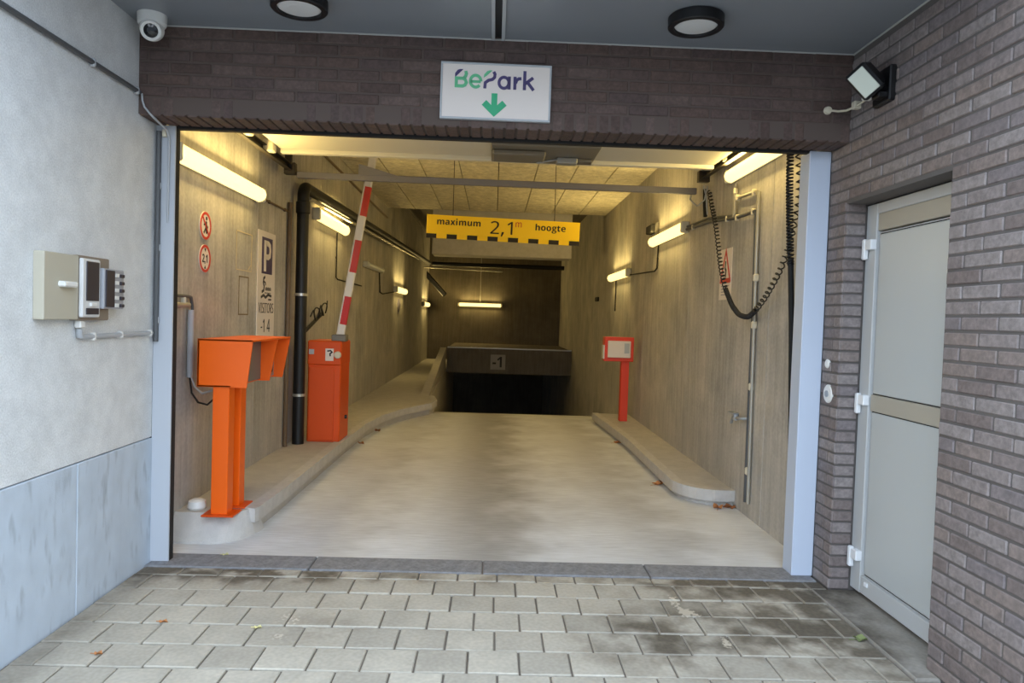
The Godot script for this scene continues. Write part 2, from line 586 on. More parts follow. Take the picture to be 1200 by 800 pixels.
# a field of bricks on a wall face; frame = origin at the lower left of the face, x along it, y up, z outwards
func bricks(parent: Node3D, frame: Transform3D, width: float, y0: float, y1: float, shift: float, prefix: String, holes: Array, as_stuff := false) -> void:
	var course := 0.0625
	var pitch := 0.22
	var i0 := int(round(y0 / course))
	var i1 := int(round(y1 / course))
	var st := nst()
	for i in range(i0, i1):
		var y := i * course
		var x := -pitch + fposmod(shift + (pitch * 0.5 if i % 2 else 0.0), pitch)
		while x < width:
			var a := maxf(x, 0.0)
			var b := minf(x + pitch, width)
			for h: Rect2 in holes:
				if y + 0.03 > h.position.y and y + 0.03 < h.end.y:
					if a >= h.position.x and b <= h.end.x: b = a
					elif a < h.position.x and b > h.position.x: b = h.position.x
					elif a < h.end.x and b > h.end.x: a = h.end.x
			if b - a > 0.03:
				var size := Vector3(snappedf(b - a - 0.010, 0.002), course - 0.011, 0.05)
				var t := frame * at((a + b) * 0.5, y + course * 0.5, -0.019 + rng.randf_range(-0.002, 0.002))
				if as_stuff: box(st, size, t, 0.003)
				else: put("brick", box_mesh(size, 0.004), M[prefix + str(rng.randi() % 6)], parent, t)
			x += pitch
	if as_stuff: put("bricks_beyond", st.commit(), M[prefix + "0"], parent).set_meta("kind", "stuff")

const YC := 2.906
const YB := 2.436
const XL := -1.9
const XR := 1.889

func build_lintel() -> void:
	var w := put("wall_front", span_mesh(Vector3(-2.3, YB + 0.008, -0.208), Vector3(2.3, 3.97, 0.0)), M.mortar_lintel)
	tag(w, "dark brown brick lintel wall above the garage opening", "wall", "", "structure")
	rng.seed = 23
	# stretcher courses above, a course of bricks on edge below
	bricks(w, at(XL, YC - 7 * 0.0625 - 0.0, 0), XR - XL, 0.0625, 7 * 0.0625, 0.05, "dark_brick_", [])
	var n := 61
	var step := (XR - XL) / n
	for i in n:
		var x := XL + (i + 0.5) * step
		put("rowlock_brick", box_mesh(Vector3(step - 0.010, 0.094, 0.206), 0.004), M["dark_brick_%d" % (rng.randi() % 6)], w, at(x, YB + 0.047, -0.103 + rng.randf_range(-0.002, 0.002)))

func build_right_wall() -> void:
	var st := nst()
	var x0 := XR + 0.0
	span(st, Vector3(x0, -0.3, -0.36), Vector3(2.4, 3.2, -0.008))
	span(st, Vector3(x0, 2.108, -0.008), Vector3(2.4, 3.2, 0.9))
	span(st, Vector3(x0, -0.3, 0.9), Vector3(2.4, 3.2, 3.2))
	var w := put("wall_right", st.commit(), M.mortar)
	tag(w, "grey brown brick wall on the right with a recessed door", "wall", "", "structure")
	rng.seed = 29
	# face towards the entrance: x runs towards the back of the garage
	var f := Transform3D(Basis(Vector3(0, 0, -1), Vector3(0, 1, 0), Vector3(-1, 0, 0)), Vector3(XR, 0, 1.62))
	bricks(w, f, 1.62 + 0.205, 0.0, 2.906, 0.06, "brick_", [Rect2(0.72, -0.1, 0.90, 2.2)])
	var fb := Transform3D(Basis(Vector3(0, 0, -1), Vector3(0, 1, 0), Vector3(-1, 0, 0)), Vector3(XR, 0, 3.2))
	bricks(w, fb, 1.58, 0.0, 2.906, 0.0, "brick_", [], true)
	# reveal beside the door, facing out
	for i in 34:
		var y := i * 0.0625
		put("brick", box_mesh(Vector3(0.102, 0.0515, 0.05), 0.004), M["brick_%d" % (rng.randi() % 6)], w, at(XR + 0.054, y + 0.031, -0.019 - 0.004))
	# end of the wall
	var e := put("trim_2", span_mesh(Vector3(XR + 0.002, -0.3, 3.2), Vector3(2.4, 3.2, 3.24)), M.mortar)
	tag(e, "end face of the brick wall towards the street", "wall end", "", "structure")

func build_left_wall() -> void:
	var w := put("wall_left", span_mesh(Vector3(-2.4, 0.705, -0.205), Vector3(XL, 3.2, 3.2)), M.plaster)
	tag(w, "pale grey roughcast wall on the left", "wall", "", "structure")
	var p := put("baseboard_left", span_mesh(Vector3(-2.4, -0.3, -0.205), Vector3(XL - 0.012, 0.70, 3.2)), M.paver_bed)
	tag(p, "pale blue grey stone plinth under the roughcast wall", "plinth", "", "structure")
	var zs := [-0.204, 0.528, 1.62, 2.42, 3.2]
	for i in 4:
		put("slab", span_mesh(Vector3(XL - 0.03, -0.05, zs[i] + 0.003), Vector3(XL + 0.006, 0.699, zs[i + 1] - 0.003), 0.003), M.plinth, p)

func build_porch_ceiling() -> void:
	var c := put("ceiling_porch", span_mesh(Vector3(-2.4, YC + 0.012, -0.02), Vector3(2.4, 3.2, 1.5)), M.black_plastic)
	tag(c, "dark grey sheet ceiling of the porch above the entrance", "ceiling", "", "structure")
	put("panel", span_mesh(Vector3(XL, YC, 0.0), Vector3(-0.058, YC + 0.012, 1.5), 0.001), M.soffit_panel, c)
	put("panel", span_mesh(Vector3(0.012, YC, 0.0), Vector3(XR, YC + 0.012, 1.5), 0.001), M.soffit_panel, c)
	put("joint_strip", span_mesh(Vector3(-0.058, YC - 0.008, 0.002), Vector3(-0.040, YC + 0.012, 1.5), 0.001), M.grey_plastic, c)
	put("joint_strip", span_mesh(Vector3(-0.006, YC - 0.008, 0.002), Vector3(0.012, YC + 0.012, 1.5), 0.001), M.grey_plastic, c)
	var t := put("trim_3", tube_mesh([Vector3(XL, YC - 0.003, 0.004), Vector3(XR, YC - 0.003, 0.004)], 0.005, 6), M.caulk)
	tag(t, "pale sealant bead between porch ceiling and brick lintel", "sealant", "", "structure")
	t = put("trim_4", tube_mesh([Vector3(XR - 0.004, YC - 0.003, 0.0), Vector3(XR - 0.004, YC - 0.003, 1.5)], 0.005, 6), M.caulk)
	tag(t, "pale sealant bead between porch ceiling and right brick wall", "sealant", "", "structure")

# ------------------------------------------------------------------ the garage
const GX := 1.95
const YT := 3.32

func build_garage() -> void:
	var w := put("wall_garage_left", span_mesh(Vector3(-2.4, -3.6, -24.2), Vector3(-GX - 0.014, 3.97, -0.208)), M.paver_bed)
	tag(w, "board marked concrete wall along the left of the drive", "wall", "", "structure")
	wall_panels(w, -1.0, [-0.264, -2.08, -4.22, -6.36, -8.50, -10.64, -14.0, -17.6, -24.2])
	w = put("wall_garage_right", span_mesh(Vector3(GX + 0.014, -3.6, -24.2), Vector3(2.4, 3.97, -0.36)), M.paver_bed)
	tag(w, "board marked concrete wall along the right of the drive", "wall", "", "structure")
	wall_panels(w, 1.0, [-0.372, -1.214, -3.36, -5.50, -7.64, -9.78, -14.0, -17.6, -24.2])
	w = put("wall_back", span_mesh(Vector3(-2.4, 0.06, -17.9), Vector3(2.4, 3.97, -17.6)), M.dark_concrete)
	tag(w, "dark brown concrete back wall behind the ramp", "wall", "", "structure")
	var r := put("ceiling_garage", span_mesh(Vector3(-2.4, YT + 0.03, -9.15), Vector3(2.4, 3.97, -0.2)), M.dark_concrete)
	tag(r, "pale yellowish tiled ceiling above the drive", "ceiling", "", "structure")
	var nx := 8
	var tw := GX * 2.0 / nx
	for i in nx:
		for j in 9:
			var z1 := -0.3 - j * 0.98
			var lo := Vector3(-GX + i * tw + 0.005, YT, z1 - 0.98 + 0.005)
			var hi := Vector3(-GX + (i + 1) * tw - 0.005, YT + 0.04, z1 - 0.005)
			put("tile", box_mesh((hi - lo).snapped(Vector3(0.001, 0.001, 0.001)), 0.004), M.ceiling_tile, r, Transform3D(Basis.IDENTITY, (lo + hi) * 0.5))
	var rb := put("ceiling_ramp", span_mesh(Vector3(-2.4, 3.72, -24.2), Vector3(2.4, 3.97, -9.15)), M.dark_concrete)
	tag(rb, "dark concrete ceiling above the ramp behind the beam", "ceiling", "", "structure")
	var b := put("trim_5", span_mesh(Vector3(-1.15, 2.53, -9.65), Vector3(1.36, 3.72, -9.17), 0.015), M.concrete_plain)
	tag(b, "concrete cross beam under the ceiling behind the yellow sign", "beam", "", "structure")
	# drive: level floor, then the ramp falls away
	var st := nst()
	var prof := PackedVector2Array([Vector2(0.345, -0.004), Vector2(6.75, -0.004), Vector2(7.6, -0.09), Vector2(24.0, -3.3), Vector2(24.0, -3.6), Vector2(0.345, -3.6)])
	prism(st, prof, 2 * GX, Transform3D(Basis(Vector3(0, 0, -1), Vector3(0, 1, 0), Vector3(1, 0, 0)), Vector3(-GX, 0, 0)))
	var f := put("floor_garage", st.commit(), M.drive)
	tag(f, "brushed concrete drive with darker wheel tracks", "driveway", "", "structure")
	var eb := put("wall_ramp_end", span_mesh(Vector3(-2.4, -3.6, -24.2), Vector3(2.4, 0.6, -23.9)), M.dark_concrete)
	tag(eb, "dark wall at the foot of the ramp", "wall", "", "structure")
	# upper deck edge at the back, the ramp passes under it
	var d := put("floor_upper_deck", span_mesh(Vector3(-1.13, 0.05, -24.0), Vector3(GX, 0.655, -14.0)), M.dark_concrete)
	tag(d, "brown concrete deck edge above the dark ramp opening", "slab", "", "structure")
	put("edge_strip", span_mesh(Vector3(-1.12, 0.655, -14.0), Vector3(GX, 0.69, -13.97), 0.004), M.pipe_steel, d)
	# raised walkways
	var left := PackedVector2Array([Vector2(-GX, -0.64), Vector2(-1.62, -0.64)])
	for p: Vector2 in arc(Vector2(-1.64, -0.84), 0.125, 0.20, 80, 0, 6): left.append(Vector2(p.x, p.y))
	left.append_array(PackedVector2Array([Vector2(-1.50, -1.25), Vector2(-1.49, -3.4), Vector2(-1.47, -4.5), Vector2(-1.40, -5.2), Vector2(-1.24, -5.85), Vector2(-1.03, -6.35), Vector2(-0.90, -6.62), Vector2(-0.86, -7.0), Vector2(-0.95, -7.6), Vector2(-1.14, -14.0), Vector2(-1.14, -17.6), Vector2(-GX, -17.6)]))
	walkway("floor_walkway_left", left, 0.16, "raised concrete walkway along the left wall", 6, left.size() - 4)
	walkway_ramp()
	var right := PackedVector2Array([Vector2(GX, -1.80), Vector2(1.84, -1.80)])
	for p: Vector2 in arc(Vector2(1.84, -2.15), 0.27, 0.35, 90, 180, 8): right.append(p)
	right.append_array(PackedVector2Array([Vector2(1.57, -2.5), Vector2(1.575, -4.2), Vector2(1.53, -5.4), Vector2(1.48, -6.35), Vector2(GX, -6.35)]))
	walkway("floor_walkway_right", right, 0.12, "raised concrete kerb walkway along the right wall", 0, right.size() - 2)
	var sl := put("trim_12", span_mesh(Vector3(-1.80, 2.424, -0.262), Vector3(1.80, YB + 0.02, -0.214), 0.004), M.rubber)
	tag(sl, "black door seal strip along the back of the brick lintel", "seal", "", "structure")
	var pp := nst()
	prism(pp, PackedVector2Array([Vector2(7.0, 0.13), Vector2(14.0, 0.66), Vector2(14.0, -2.0), Vector2(7.0, -0.4)]), 0.14, Transform3D(Basis(Vector3(-0.026, 0, -1.0), Vector3(0, 1, 0), Vector3(1, 0, -0.026)), Vector3(-0.93, 0, 0)))
	var par := put("trim_13", pp.commit(), M.concrete_plain)
	tag(par, "low concrete parapet rising along the walkway beside the ramp", "parapet", "", "structure")
	# what closes the opening at either side behind the jambs
	var j := put("trim_6", span_mesh(Vector3(-1.96, -0.1, -0.262), Vector3(-1.792, YB, -0.21), 0.004), M.rubber)
	tag(j, "black door seal strip inside the left jamb", "seal", "", "structure")
	j = put("trim_7", span_mesh(Vector3(1.795, -0.1, -0.37), Vector3(1.94, YB, -0.335), 0.004), M.rubber)
	tag(j, "black door seal strip inside the right jamb", "seal", "", "structure")

func wall_panels(w: Node3D, side: float, zs: Array) -> void:
	for i in zs.size() - 1:
		var a := Vector3(side * GX, -3.6, zs[i + 1] + 0.003)
		var b := Vector3(side * (GX + 0.014), 3.72, zs[i] - 0.003)
		put("panel", span_mesh(Vector3(minf(a.x, b.x), a.y, a.z), Vector3(maxf(a.x, b.x), b.y, b.z), 0.003), M.concrete, w)

func walkway_ramp() -> void:
	# the near end of the left walkway slopes down to the drive with a rounded corner
	var top := [Vector3(-GX, 0.16, -0.64), Vector3(-1.64, 0.16, -0.64)]
	var low := [Vector3(-GX, 0.012, -0.53), Vector3(-1.70, 0.012, -0.53)]
	for i in range(1, 9):
		var a := PI * 0.5 * i / 8.0
		top.append(Vector3(-1.64 + 0.125 * sin(a), 0.16, -0.84 + 0.20 * cos(a)))
		low.append(Vector3(-1.70 + 0.225 * sin(a), 0.012 - 0.016 * i / 8.0, -0.90 + 0.37 * cos(a)))
	var st := nst()
	for i in top.size() - 1:
		quad(st, low[i], low[i + 1], top[i + 1], top[i])
		quad(st, low[i] - Vector3(0, 0.2, 0), low[i + 1] - Vector3(0, 0.2, 0), low[i + 1], low[i])
		tri(st, Vector3(-GX, 0.159, -0.84), top[i], top[i + 1])
	var w := put("trim_11", st.commit(), M.kerb_stone)
	tag(w, "sloping rounded near end of the left concrete walkway", "kerb", "", "structure")

func walkway(n: String, poly: PackedVector2Array, h: float, label: String, k0: int, k1: int) -> void:
	var deep := 3.2
	var st := nst()
	# polygon given as (x, z); prism axis z becomes up
	var flat := PackedVector2Array()
	for p in poly: flat.append(Vector2(p.x, -p.y))
	var up := Transform3D(Basis(Vector3(1, 0, 0), Vector3(0, 0, -1), Vector3(0, 1, 0)), Vector3(0, -deep, 0))
	prism(st, flat, deep + h, up)
	var w := put(n, st.commit(), M.concrete_plain)
	tag(w, label, "walkway", "", "structure")
	var edge := []
	for i in range(k0, k1 + 1): edge.append(flat[i])
	var s2 := nst()
	stroke(s2, edge, 0.085, 0.09, Transform3D(up.basis, Vector3(0, h - 0.084, 0)))
	put("kerb", s2.commit(), M.kerb_stone, w)

# ------------------------------------------------------------------ side door in the right wall
func build_door() -> void:
	var x := 2.0
	var d := thing("door_1", "pale grey side door with two flat panels in the right brick wall", "door", Vector3(x, 0, 0.45), "", "structure")
	var st := nst()
	span(st, Vector3(0.0, 0.025, -0.448), Vector3(0.06, 2.10, -0.345), 0.004)
	span(st, Vector3(0.0, 0.025, 0.375), Vector3(0.06, 2.10, 0.448), 0.004)
	span(st, Vector3(0.001, 2.045, -0.345), Vector3(0.06, 2.10, 0.375), 0.004)
	put("frame", st.commit(), M.door_frame, d)
	put("head_panel", span_mesh(Vector3(0.008, 1.955, -0.345), Vector3(0.05, 2.045, 0.375), 0.003), M.door_rail, d)
	var leaf := put("leaf", span_mesh(Vector3(0.016, 0.028, -0.338), Vector3(0.055, 1.948, 0.372), 0.003), M.door_frame, d)
	put("gap_shade", span_mesh(Vector3(0.0125, 1.093, -0.323), Vector3(0.03, 1.940, 0.365)), M.rubber, leaf)  # dark sheet added behind the upper panel, stands in for shade in its gap
	put("gap_shade", span_mesh(Vector3(0.0125, 0.130, -0.323), Vector3(0.03, 1.004, 0.365)), M.rubber, leaf)  # likewise for the lower panel: gap shade drawn as a dark sheet
	put("upper_panel", span_mesh(Vector3(0.008, 1.098, -0.318), Vector3(0.04, 1.935, 0.36), 0.004), M.door_panel, leaf)
	put("middle_rail", span_mesh(Vector3(0.004, 1.005, -0.33), Vector3(0.04, 1.092, 0.366), 0.003), M.door_rail, leaf)
	put("lower_panel", span_mesh(Vector3(0.008, 0.135, -0.318), Vector3(0.04, 0.999, 0.36), 0.004), M.door_panel, leaf)
	put("kick_plate", span_mesh(Vector3(-0.004, 0.032, -0.33), Vector3(0.04, 0.124, 0.366), 0.003), M.door_frame, leaf)
	for z: float in [-0.27, 0.335]:
		put("screw_cap", span_mesh(Vector3(-0.012, 0.084, z - 0.016), Vector3(0.0, 0.106, z + 0.016), 0.003), M.hinge_white, leaf)
	for y: float in [1.862, 1.035, 0.20]:
		var h := nst()
		span(h, Vector3(-0.03, y - 0.055, -0.437), Vector3(-0.004, y + 0.055, -0.405), 0.006)
		span(h, Vector3(-0.028, y - 0.005, -0.404), Vector3(0.01, y + 0.05, -0.345), 0.004)
		put("hinge", h.commit(), M.hinge_white, d)
	var s := put("trim_8", span_mesh(Vector3(1.785, -0.2, 0.008), Vector3(2.2, 0.004, 0.995), 0.006), M.sill)
	tag(s, "worn concrete sill under the grey side door", "door sill", "", "structure")
	var w := put("wall_behind_door", span_mesh(Vector3(2.065, -0.2, -0.008), Vector3(2.4, 2.12, 0.9)), M.mortar)
	tag(w, "dark wall core closing the recess behind the side door", "wall", "", "structure")

# ------------------------------------------------------------------ fittings around the entrance
func clip_mesh(r: float) -> ArrayMesh:
	var st := nst()
	box(st, Vector3(r * 2.3, r * 3.2, r * 1.8), Transform3D.IDENTITY, r * 0.5)
	return st.commit()

func conduit(n: String, label: String, pts: Array, r: float, m: Material, clips: Array, cm: Material, category := "conduit", group := "") -> Node3D:
	var o := put(n, tube_mesh(pts, r), m)
	tag(o, label, category, group)
	var c := clip_mesh(r)
	for p: Vector3 in clips: put("clip", c, cm, o, Transform3D(Basis.IDENTITY, p))
	return o

func build_entrance_fittings() -> void:
	# jambs
	var j := put("trim_9", span_mesh(Vector3(-1.898, -0.005, -0.212), Vector3(-1.793, YB, -0.200), 0.002), M.jamb_left)
	tag(j, "flat pale grey metal jamb at the left of the opening", "jamb", "", "structure")
	j = put("trim_10", span_mesh(Vector3(1.762, 0.0, -0.335), Vector3(1.886, YB, -0.206), 0.004), M.jamb_right)
	tag(j, "pale blue aluminium jamb post at the right of the opening", "jamb", "", "structure")
	# ceiling lamps, switched off
	for i in 2:
		var x: float = [-0.965, 0.925][i]
		var l := thing("ceiling_lamp", ["round black ceiling lamp nearer the white dome camera", "round black ceiling lamp nearer the floodlight"][i], "lamp", Vector3(x, YC, [0.395, 0.385][i]), "round porch ceiling lamps")
		put("housing", lathe_mesh([Vector2(0, 0.0), Vector2(0.128, 0.0), Vector2(0.132, -0.004), Vector2(0.132, -0.048), Vector2(0.127, -0.053), Vector2(0.104, -0.053), Vector2(0.102, -0.04), Vector2(0, -0.04)].map(func(v: Vector2) -> Vector2: return v) , 48, Transform3D(Basis(Vector3(1, 0, 0), Vector3(0, 1, 0), Vector3(0, 0, 1)), Vector3.ZERO)), M.black_metal, l)
		put("diffuser", lathe_mesh([Vector2(0, -0.052), Vector2(0.05, -0.051), Vector2(0.09, -0.047), Vector2(0.101, -0.041)], 40), M.lamp_glass_off, l)
	# white dome camera
	var c := thing("dome_camera", "white turret security camera under the porch ceiling corner", "camera", Vector3(-1.775, YC, 0.13))
	put("base", lathe_mesh([Vector2(0.0, -0.055), Vector2(0.062, -0.055), Vector2(0.068, -0.045), Vector2(0.070, 0.0), Vector2(0, 0.0)], 32), M.white_plastic, c)
	var ball := []
	for i in 17:
		var a := -PI / 2 + PI * i / 16
		ball.append(Vector2(cos(a) * 0.058, sin(a) * 0.058))
	var aim := Vector3(0.30, -0.42, 0.85).normalized()
	put("eyeball", lathe_mesh(ball, 28, at(0, -0.072, 0)), M.white_plastic, c)
	var bt := Transform3D(basis_towards(aim), Vector3(0, -0.072, 0))
	put("ring", lathe_mesh([Vector2(0.048, 0.02), Vector2(0.050, 0.058), Vector2(0.046, 0.064), Vector2(0.034, 0.062), Vector2(0.033, 0.05)], 28, bt), M.white_plastic, c)
	put("lens", lathe_mesh([Vector2(0.034, 0.048), Vector2(0.034, 0.056), Vector2(0.018, 0.061), Vector2(0, 0.063)], 24, bt), M.lens_glass, c)
	# entrance sign on the lintel
	var s := thing("entrance_sign", "white rectangular parking sign with green arrow on the brick lintel", "sign", Vector3(-0.028, 2.622, 0.0))
	s.rotation.z = -0.003
	put("board", span_mesh(Vector3(-0.286, -0.142, 0.008), Vector3(0.286, 0.142, 0.026), 0.003), M.sign_white, s)
	var fr := nst()
	for sg: int in [-1, 1]:
		span(fr, Vector3(-0.292, sg * 0.143 - 0.005, 0.004), Vector3(0.292, sg * 0.143 + 0.005, 0.032), 0.002)
		span(fr, Vector3(sg * 0.287 - 0.005, -0.138, 0.004), Vector3(sg * 0.287 + 0.005, 0.138, 0.032), 0.002)
	put("frame", fr.commit(), M.grey_plastic, s)
	# logotype: capital height 0.082; unit letters placed by stroke
	var U := 0.093
	var logo := func(x: float) -> Transform3D: return Transform3D(Basis.from_scale(Vector3(U, U, 1)), Vector3(x, 0.016, 0.026))
	var g: SurfaceTool
	var pu: SurfaceTool
	var T: Transform3D = logo.call(-0.217)
	g = nst()
	pu = nst()
	prism(pu, PackedVector2Array([Vector2(0, 0.56), Vector2(0, 0.78), Vector2(0.14, 0.97), Vector2(0.28, 1.02), Vector2(0.46, 1.02)]), 0.003, T)
	stroke(g, [Vector2(0.60, 0.93), Vector2(0.64, 0.78), Vector2(0.59, 0.62), Vector2(0.50, 0.53)], 0.175, 0.003, T)
	stroke(g, [Vector2(0.08, 0.08), Vector2(0.44, 0.08), Vector2(0.58, 0.14), Vector2(0.65, 0.29), Vector2(0.58, 0.45), Vector2(0.44, 0.51), Vector2(0.08, 0.51)], 0.175, 0.003, T, true)
	glyph(s, g, pu)
	T = logo.call(-0.142)
	g = nst()
	pu = nst()
	stroke(g, arc(Vector2(0.37, 0.38), 0.30, 0.33, -42, -360, 26), 0.165, 0.003, T)
	stroke(g, [Vector2(0.09, 0.36), Vector2(0.66, 0.36)], 0.14, 0.003, T)
	glyph(s, g, pu)
	T = logo.call(-0.068)
	g = nst()
	pu = nst()
	prism(g, PackedVector2Array([Vector2(0.02, 0.60), Vector2(0.05, 0.78), Vector2(0.20, 0.96), Vector2(0.36, 1.02), Vector2(0.50, 1.02), Vector2(0.20, 0.72)]), 0.003, T)
	stroke(pu, [Vector2(0.58, 0.95), Vector2(0.66, 0.82), Vector2(0.64, 0.64), Vector2(0.52, 0.52), Vector2(0.30, 0.46), Vector2(0.12, 0.32), Vector2(0.10, 0.0)], 0.17, 0.003, T)
	glyph(s, g, pu)
	T = logo.call(0.008)
	g = nst()
	pu = nst()
	stroke(pu, arc(Vector2(0.36, 0.36), 0.28, 0.31, 0, 360, 24), 0.165, 0.003, T)
	stroke(pu, [Vector2(0.66, 0.72), Vector2(0.66, 0.0)], 0.175, 0.003, T)
	glyph(s, g, pu)
	T = logo.call(0.092)
	g = nst()
	pu = nst()
	stroke(pu, [Vector2(0.08, 0.72), Vector2(0.08, 0.0)], 0.175, 0.003, T)
	stroke(pu, [Vector2(0.12, 0.36), Vector2(0.18, 0.54), Vector2(0.30, 0.62), Vector2(0.44, 0.63)], 0.17, 0.003, T)
	glyph(s, g, pu)
	T = logo.call(0.143)
	g = nst()
	pu = nst()
	stroke(pu, [Vector2(0.08, 1.06), Vector2(0.08, 0.0)], 0.175, 0.003, T)
	stroke(pu, [Vector2(0.10, 0.34), Vector2(0.56, 0.70)], 0.175, 0.003, T)
	stroke(pu, [Vector2(0.26, 0.42), Vector2(0.60, 0.0)], 0.17, 0.003, T)
	glyph(s, g, pu)
	var ar := nst()
	stroke(ar, [Vector2(0, -0.008), Vector2(0, -0.10)], 0.031, 0.003, at(-0.006, 0, 0.026))
	stroke(ar, [Vector2(-0.054, -0.057), Vector2(0, -0.107), Vector2(0.054, -0.057)], 0.034, 0.003, at(-0.006, 0, 0.0262))
	put("arrow", ar.commit(), M.arrow_green, s)
	# floodlight on the right wall
	var aimf := Vector3(-0.58, -0.42, 0.70).normalized()
	var fl := thing("floodlight", "small black floodlight with white glass on the right brick wall", "floodlight", Vector3(XR, 2.62, 0.33))
	var xa := (Vector3(0.66, -0.72, 0.1) - aimf * Vector3(0.66, -0.72, 0.1).dot(aimf)).normalized()
	var B := Basis(xa, aimf, xa.cross(aimf).normalized())
	var body := nst()
	box(body, Vector3(0.155, 0.06, 0.11), Transform3D(B, Vector3(-0.135, 0.01, 0.07)), 0.012)
	box(body, Vector3(0.14, 0.09, 0.10), Transform3D(B, Vector3(-0.135, 0.01, 0.07) - aimf * 0.06), 0.015)
	put("housing", body.commit(), M.black_plastic, fl)
	put("glass", (func() -> ArrayMesh:
		var q := nst()
		box(q, Vector3(0.128, 0.012, 0.084), Transform3D(B, Vector3(-0.135, 0.01, 0.07) + aimf * 0.03), 0.003)
		return q.commit()).call(), M.flood_glass, fl)
	var br := nst()
	span(br, Vector3(-0.035, -0.085, -0.05), Vector3(0.0, 0.085, 0.11), 0.006)
	tube(br, [Vector3(-0.01, 0.0, 0.03), Vector3(-0.09, -0.025, 0.05)], 0.026, 12)
	span(br, Vector3(-0.075, -0.065, 0.015), Vector3(0.0, -0.035, 0.085), 0.006)
	put("bracket", br.commit(), M.black_metal, fl)
	var fc := thing("floodlight_cable", "white cable with junction pieces running from floodlight to brick lintel", "cable", Vector3(XR - 0.02, 2.60, 0.16))
	put("cable", tube_mesh([Vector3(-0.002, 0.012, 0.06), Vector3(-0.004, 0.005, 0.0), Vector3(-0.004, 0.004, -0.09), Vector3(-0.02, 0.0, -0.138), Vector3(-0.06, -0.003, -0.146), Vector3(-0.11, 0.0, -0.146)], 0.006, 8), M.cream_plastic, fc)
	put("connector", span_mesh(Vector3(-0.028, 0.0, 0.030), Vector3(0.018, 0.036, 0.085), 0.006), M.white_plastic, fc)
	put("connector", span_mesh(Vector3(-0.022, -0.012, -0.085), Vector3(0.018, 0.028, -0.045), 0.005), M.cream_plastic, fc)
	put("end_cap", lathe_mesh([Vector2(0, 0), Vector2(0.02, 0), Vector2(0.022, 0.006), Vector2(0.018, 0.022), Vector2(0, 0.024)], 16, Transform3D(Basis(Vector3(1, 0, 0), Vector3(0, 0, 1), Vector3(0, -1, 0)), Vector3(-0.115, 0.0, -0.159))), M.cream_plastic, fc)
	# button and key switch on the right pier
	var side := Transform3D(Basis(Vector3(0, 0, -1), Vector3(-1, 0, 0), Vector3(0, 1, 0)), Vector3.ZERO)
	var o := thing("push_button", "small round white button above the key switch on the brick pier", "button", Vector3(XR - 0.001, 1.235, -0.13))
	put("cap", lathe_mesh([Vector2(0, 0), Vector2(0.026, 0), Vector2(0.026, 0.008), Vector2(0.018, 0.014), Vector2(0, 0.015)], 24, side), M.white_plastic, o)
	o = thing("key_switch", "round white key switch plate on the brick pier beside the jamb", "switch", Vector3(XR - 0.001, 1.068, -0.108))
	put("plate", lathe_mesh([Vector2(0, 0), Vector2(0.052, 0), Vector2(0.052, 0.006), Vector2(0.046, 0.011), Vector2(0, 0.012)], 32, side), M.white_plastic, o)
	put("lock", lathe_mesh([Vector2(0.018, 0.011), Vector2(0.018, 0.018), Vector2(0, 0.018)], 20, side), M.steel, o)
	# conduits on the left wall
	conduit("cable_conduit", "thin dark conduit slanting along the top of the roughcast wall", [Vector3(XL + 0.014, 2.552, 2.4), Vector3(XL + 0.014, 2.548, 0.02)], 0.012, M.dark_conduit, [Vector3(XL + 0.012, 2.548, 0.05), Vector3(XL + 0.012, 2.549, 0.46)], M.grey_plastic)
	var wc := put("white_cable", tube_mesh([Vector3(-1.878, 2.545, 0.012), Vector3(-1.874, 2.51, 0.014), Vector3(-1.862, 2.475, 0.014), Vector3(-1.838, 2.445, 0.010), Vector3(-1.822, 2.425, -0.01), Vector3(-1.82, 2.40, -0.15), Vector3(-1.822, 2.36, -0.19), Vector3(-1.826, 1.9, -0.194)], 0.005, 8), M.grey_plastic)
	tag(wc, "thin pale cable curving down the corner of the brick lintel", "cable")
	conduit("jamb_conduit", "dark upright conduit beside the left jamb", [Vector3(-1.877, 2.40, -0.186), Vector3(-1.877, 1.24, -0.186)], 0.014, M.dark_conduit, [Vector3(-1.877, 2.1, -0.190), Vector3(-1.877, 1.76, -0.190), Vector3(-1.877, 1.36, -0.190)], M.grey_plastic)
	var jc := put("cable_clamp", span_mesh(Vector3(-1.858, 2.37, -0.2), Vector3(-1.835, 2.41, -0.175), 0.004), M.cream_plastic)
	tag(jc, "small cream cable clamp at the top of the left jamb", "clamp")
	conduit("intercom_conduit", "pale horizontal conduit between entry panel and left jamb", [Vector3(XL + 0.016, 1.288, -0.15), Vector3(XL + 0.016, 1.284, 0.52), Vector3(XL + 0.016, 1.29, 0.545), Vector3(XL + 0.018, 1.322, 0.55)], 0.012, M.grey_plastic, [Vector3(XL + 0.014, 1.288, -0.13), Vector3(XL + 0.014, 1.286, 0.18), Vector3(XL + 0.014, 1.284, 0.43)], M.white_plastic)
	# entry panel
	var e := thing("entry_panel", "taupe metal entry panel with dark screens and five buttons", "intercom", Vector3(XL, 1.51, 0.5))
	put("back_plate", span_mesh(Vector3(0.0, -0.15, -0.155), Vector3(0.042, 0.143, 0.108), 0.004), M.taupe_metal, e)
	put("side_plate", span_mesh(Vector3(0.0, -0.146, 0.109), Vector3(0.046, 0.139, 0.36), 0.004), M.beige_metal, e)
	put("bezel", span_mesh(Vector3(0.042, -0.135, -0.04), Vector3(0.062, 0.13, 0.105), 0.005), M.bezel, e)
	put("screen", span_mesh(Vector3(0.058, -0.06, -0.025), Vector3(0.066, 0.118, 0.078), 0.002), M.screen_dark, e)
	put("screen", span_mesh(Vector3(0.058, -0.122, -0.025), Vector3(0.066, -0.093, 0.078), 0.002), M.screen_dark, e)
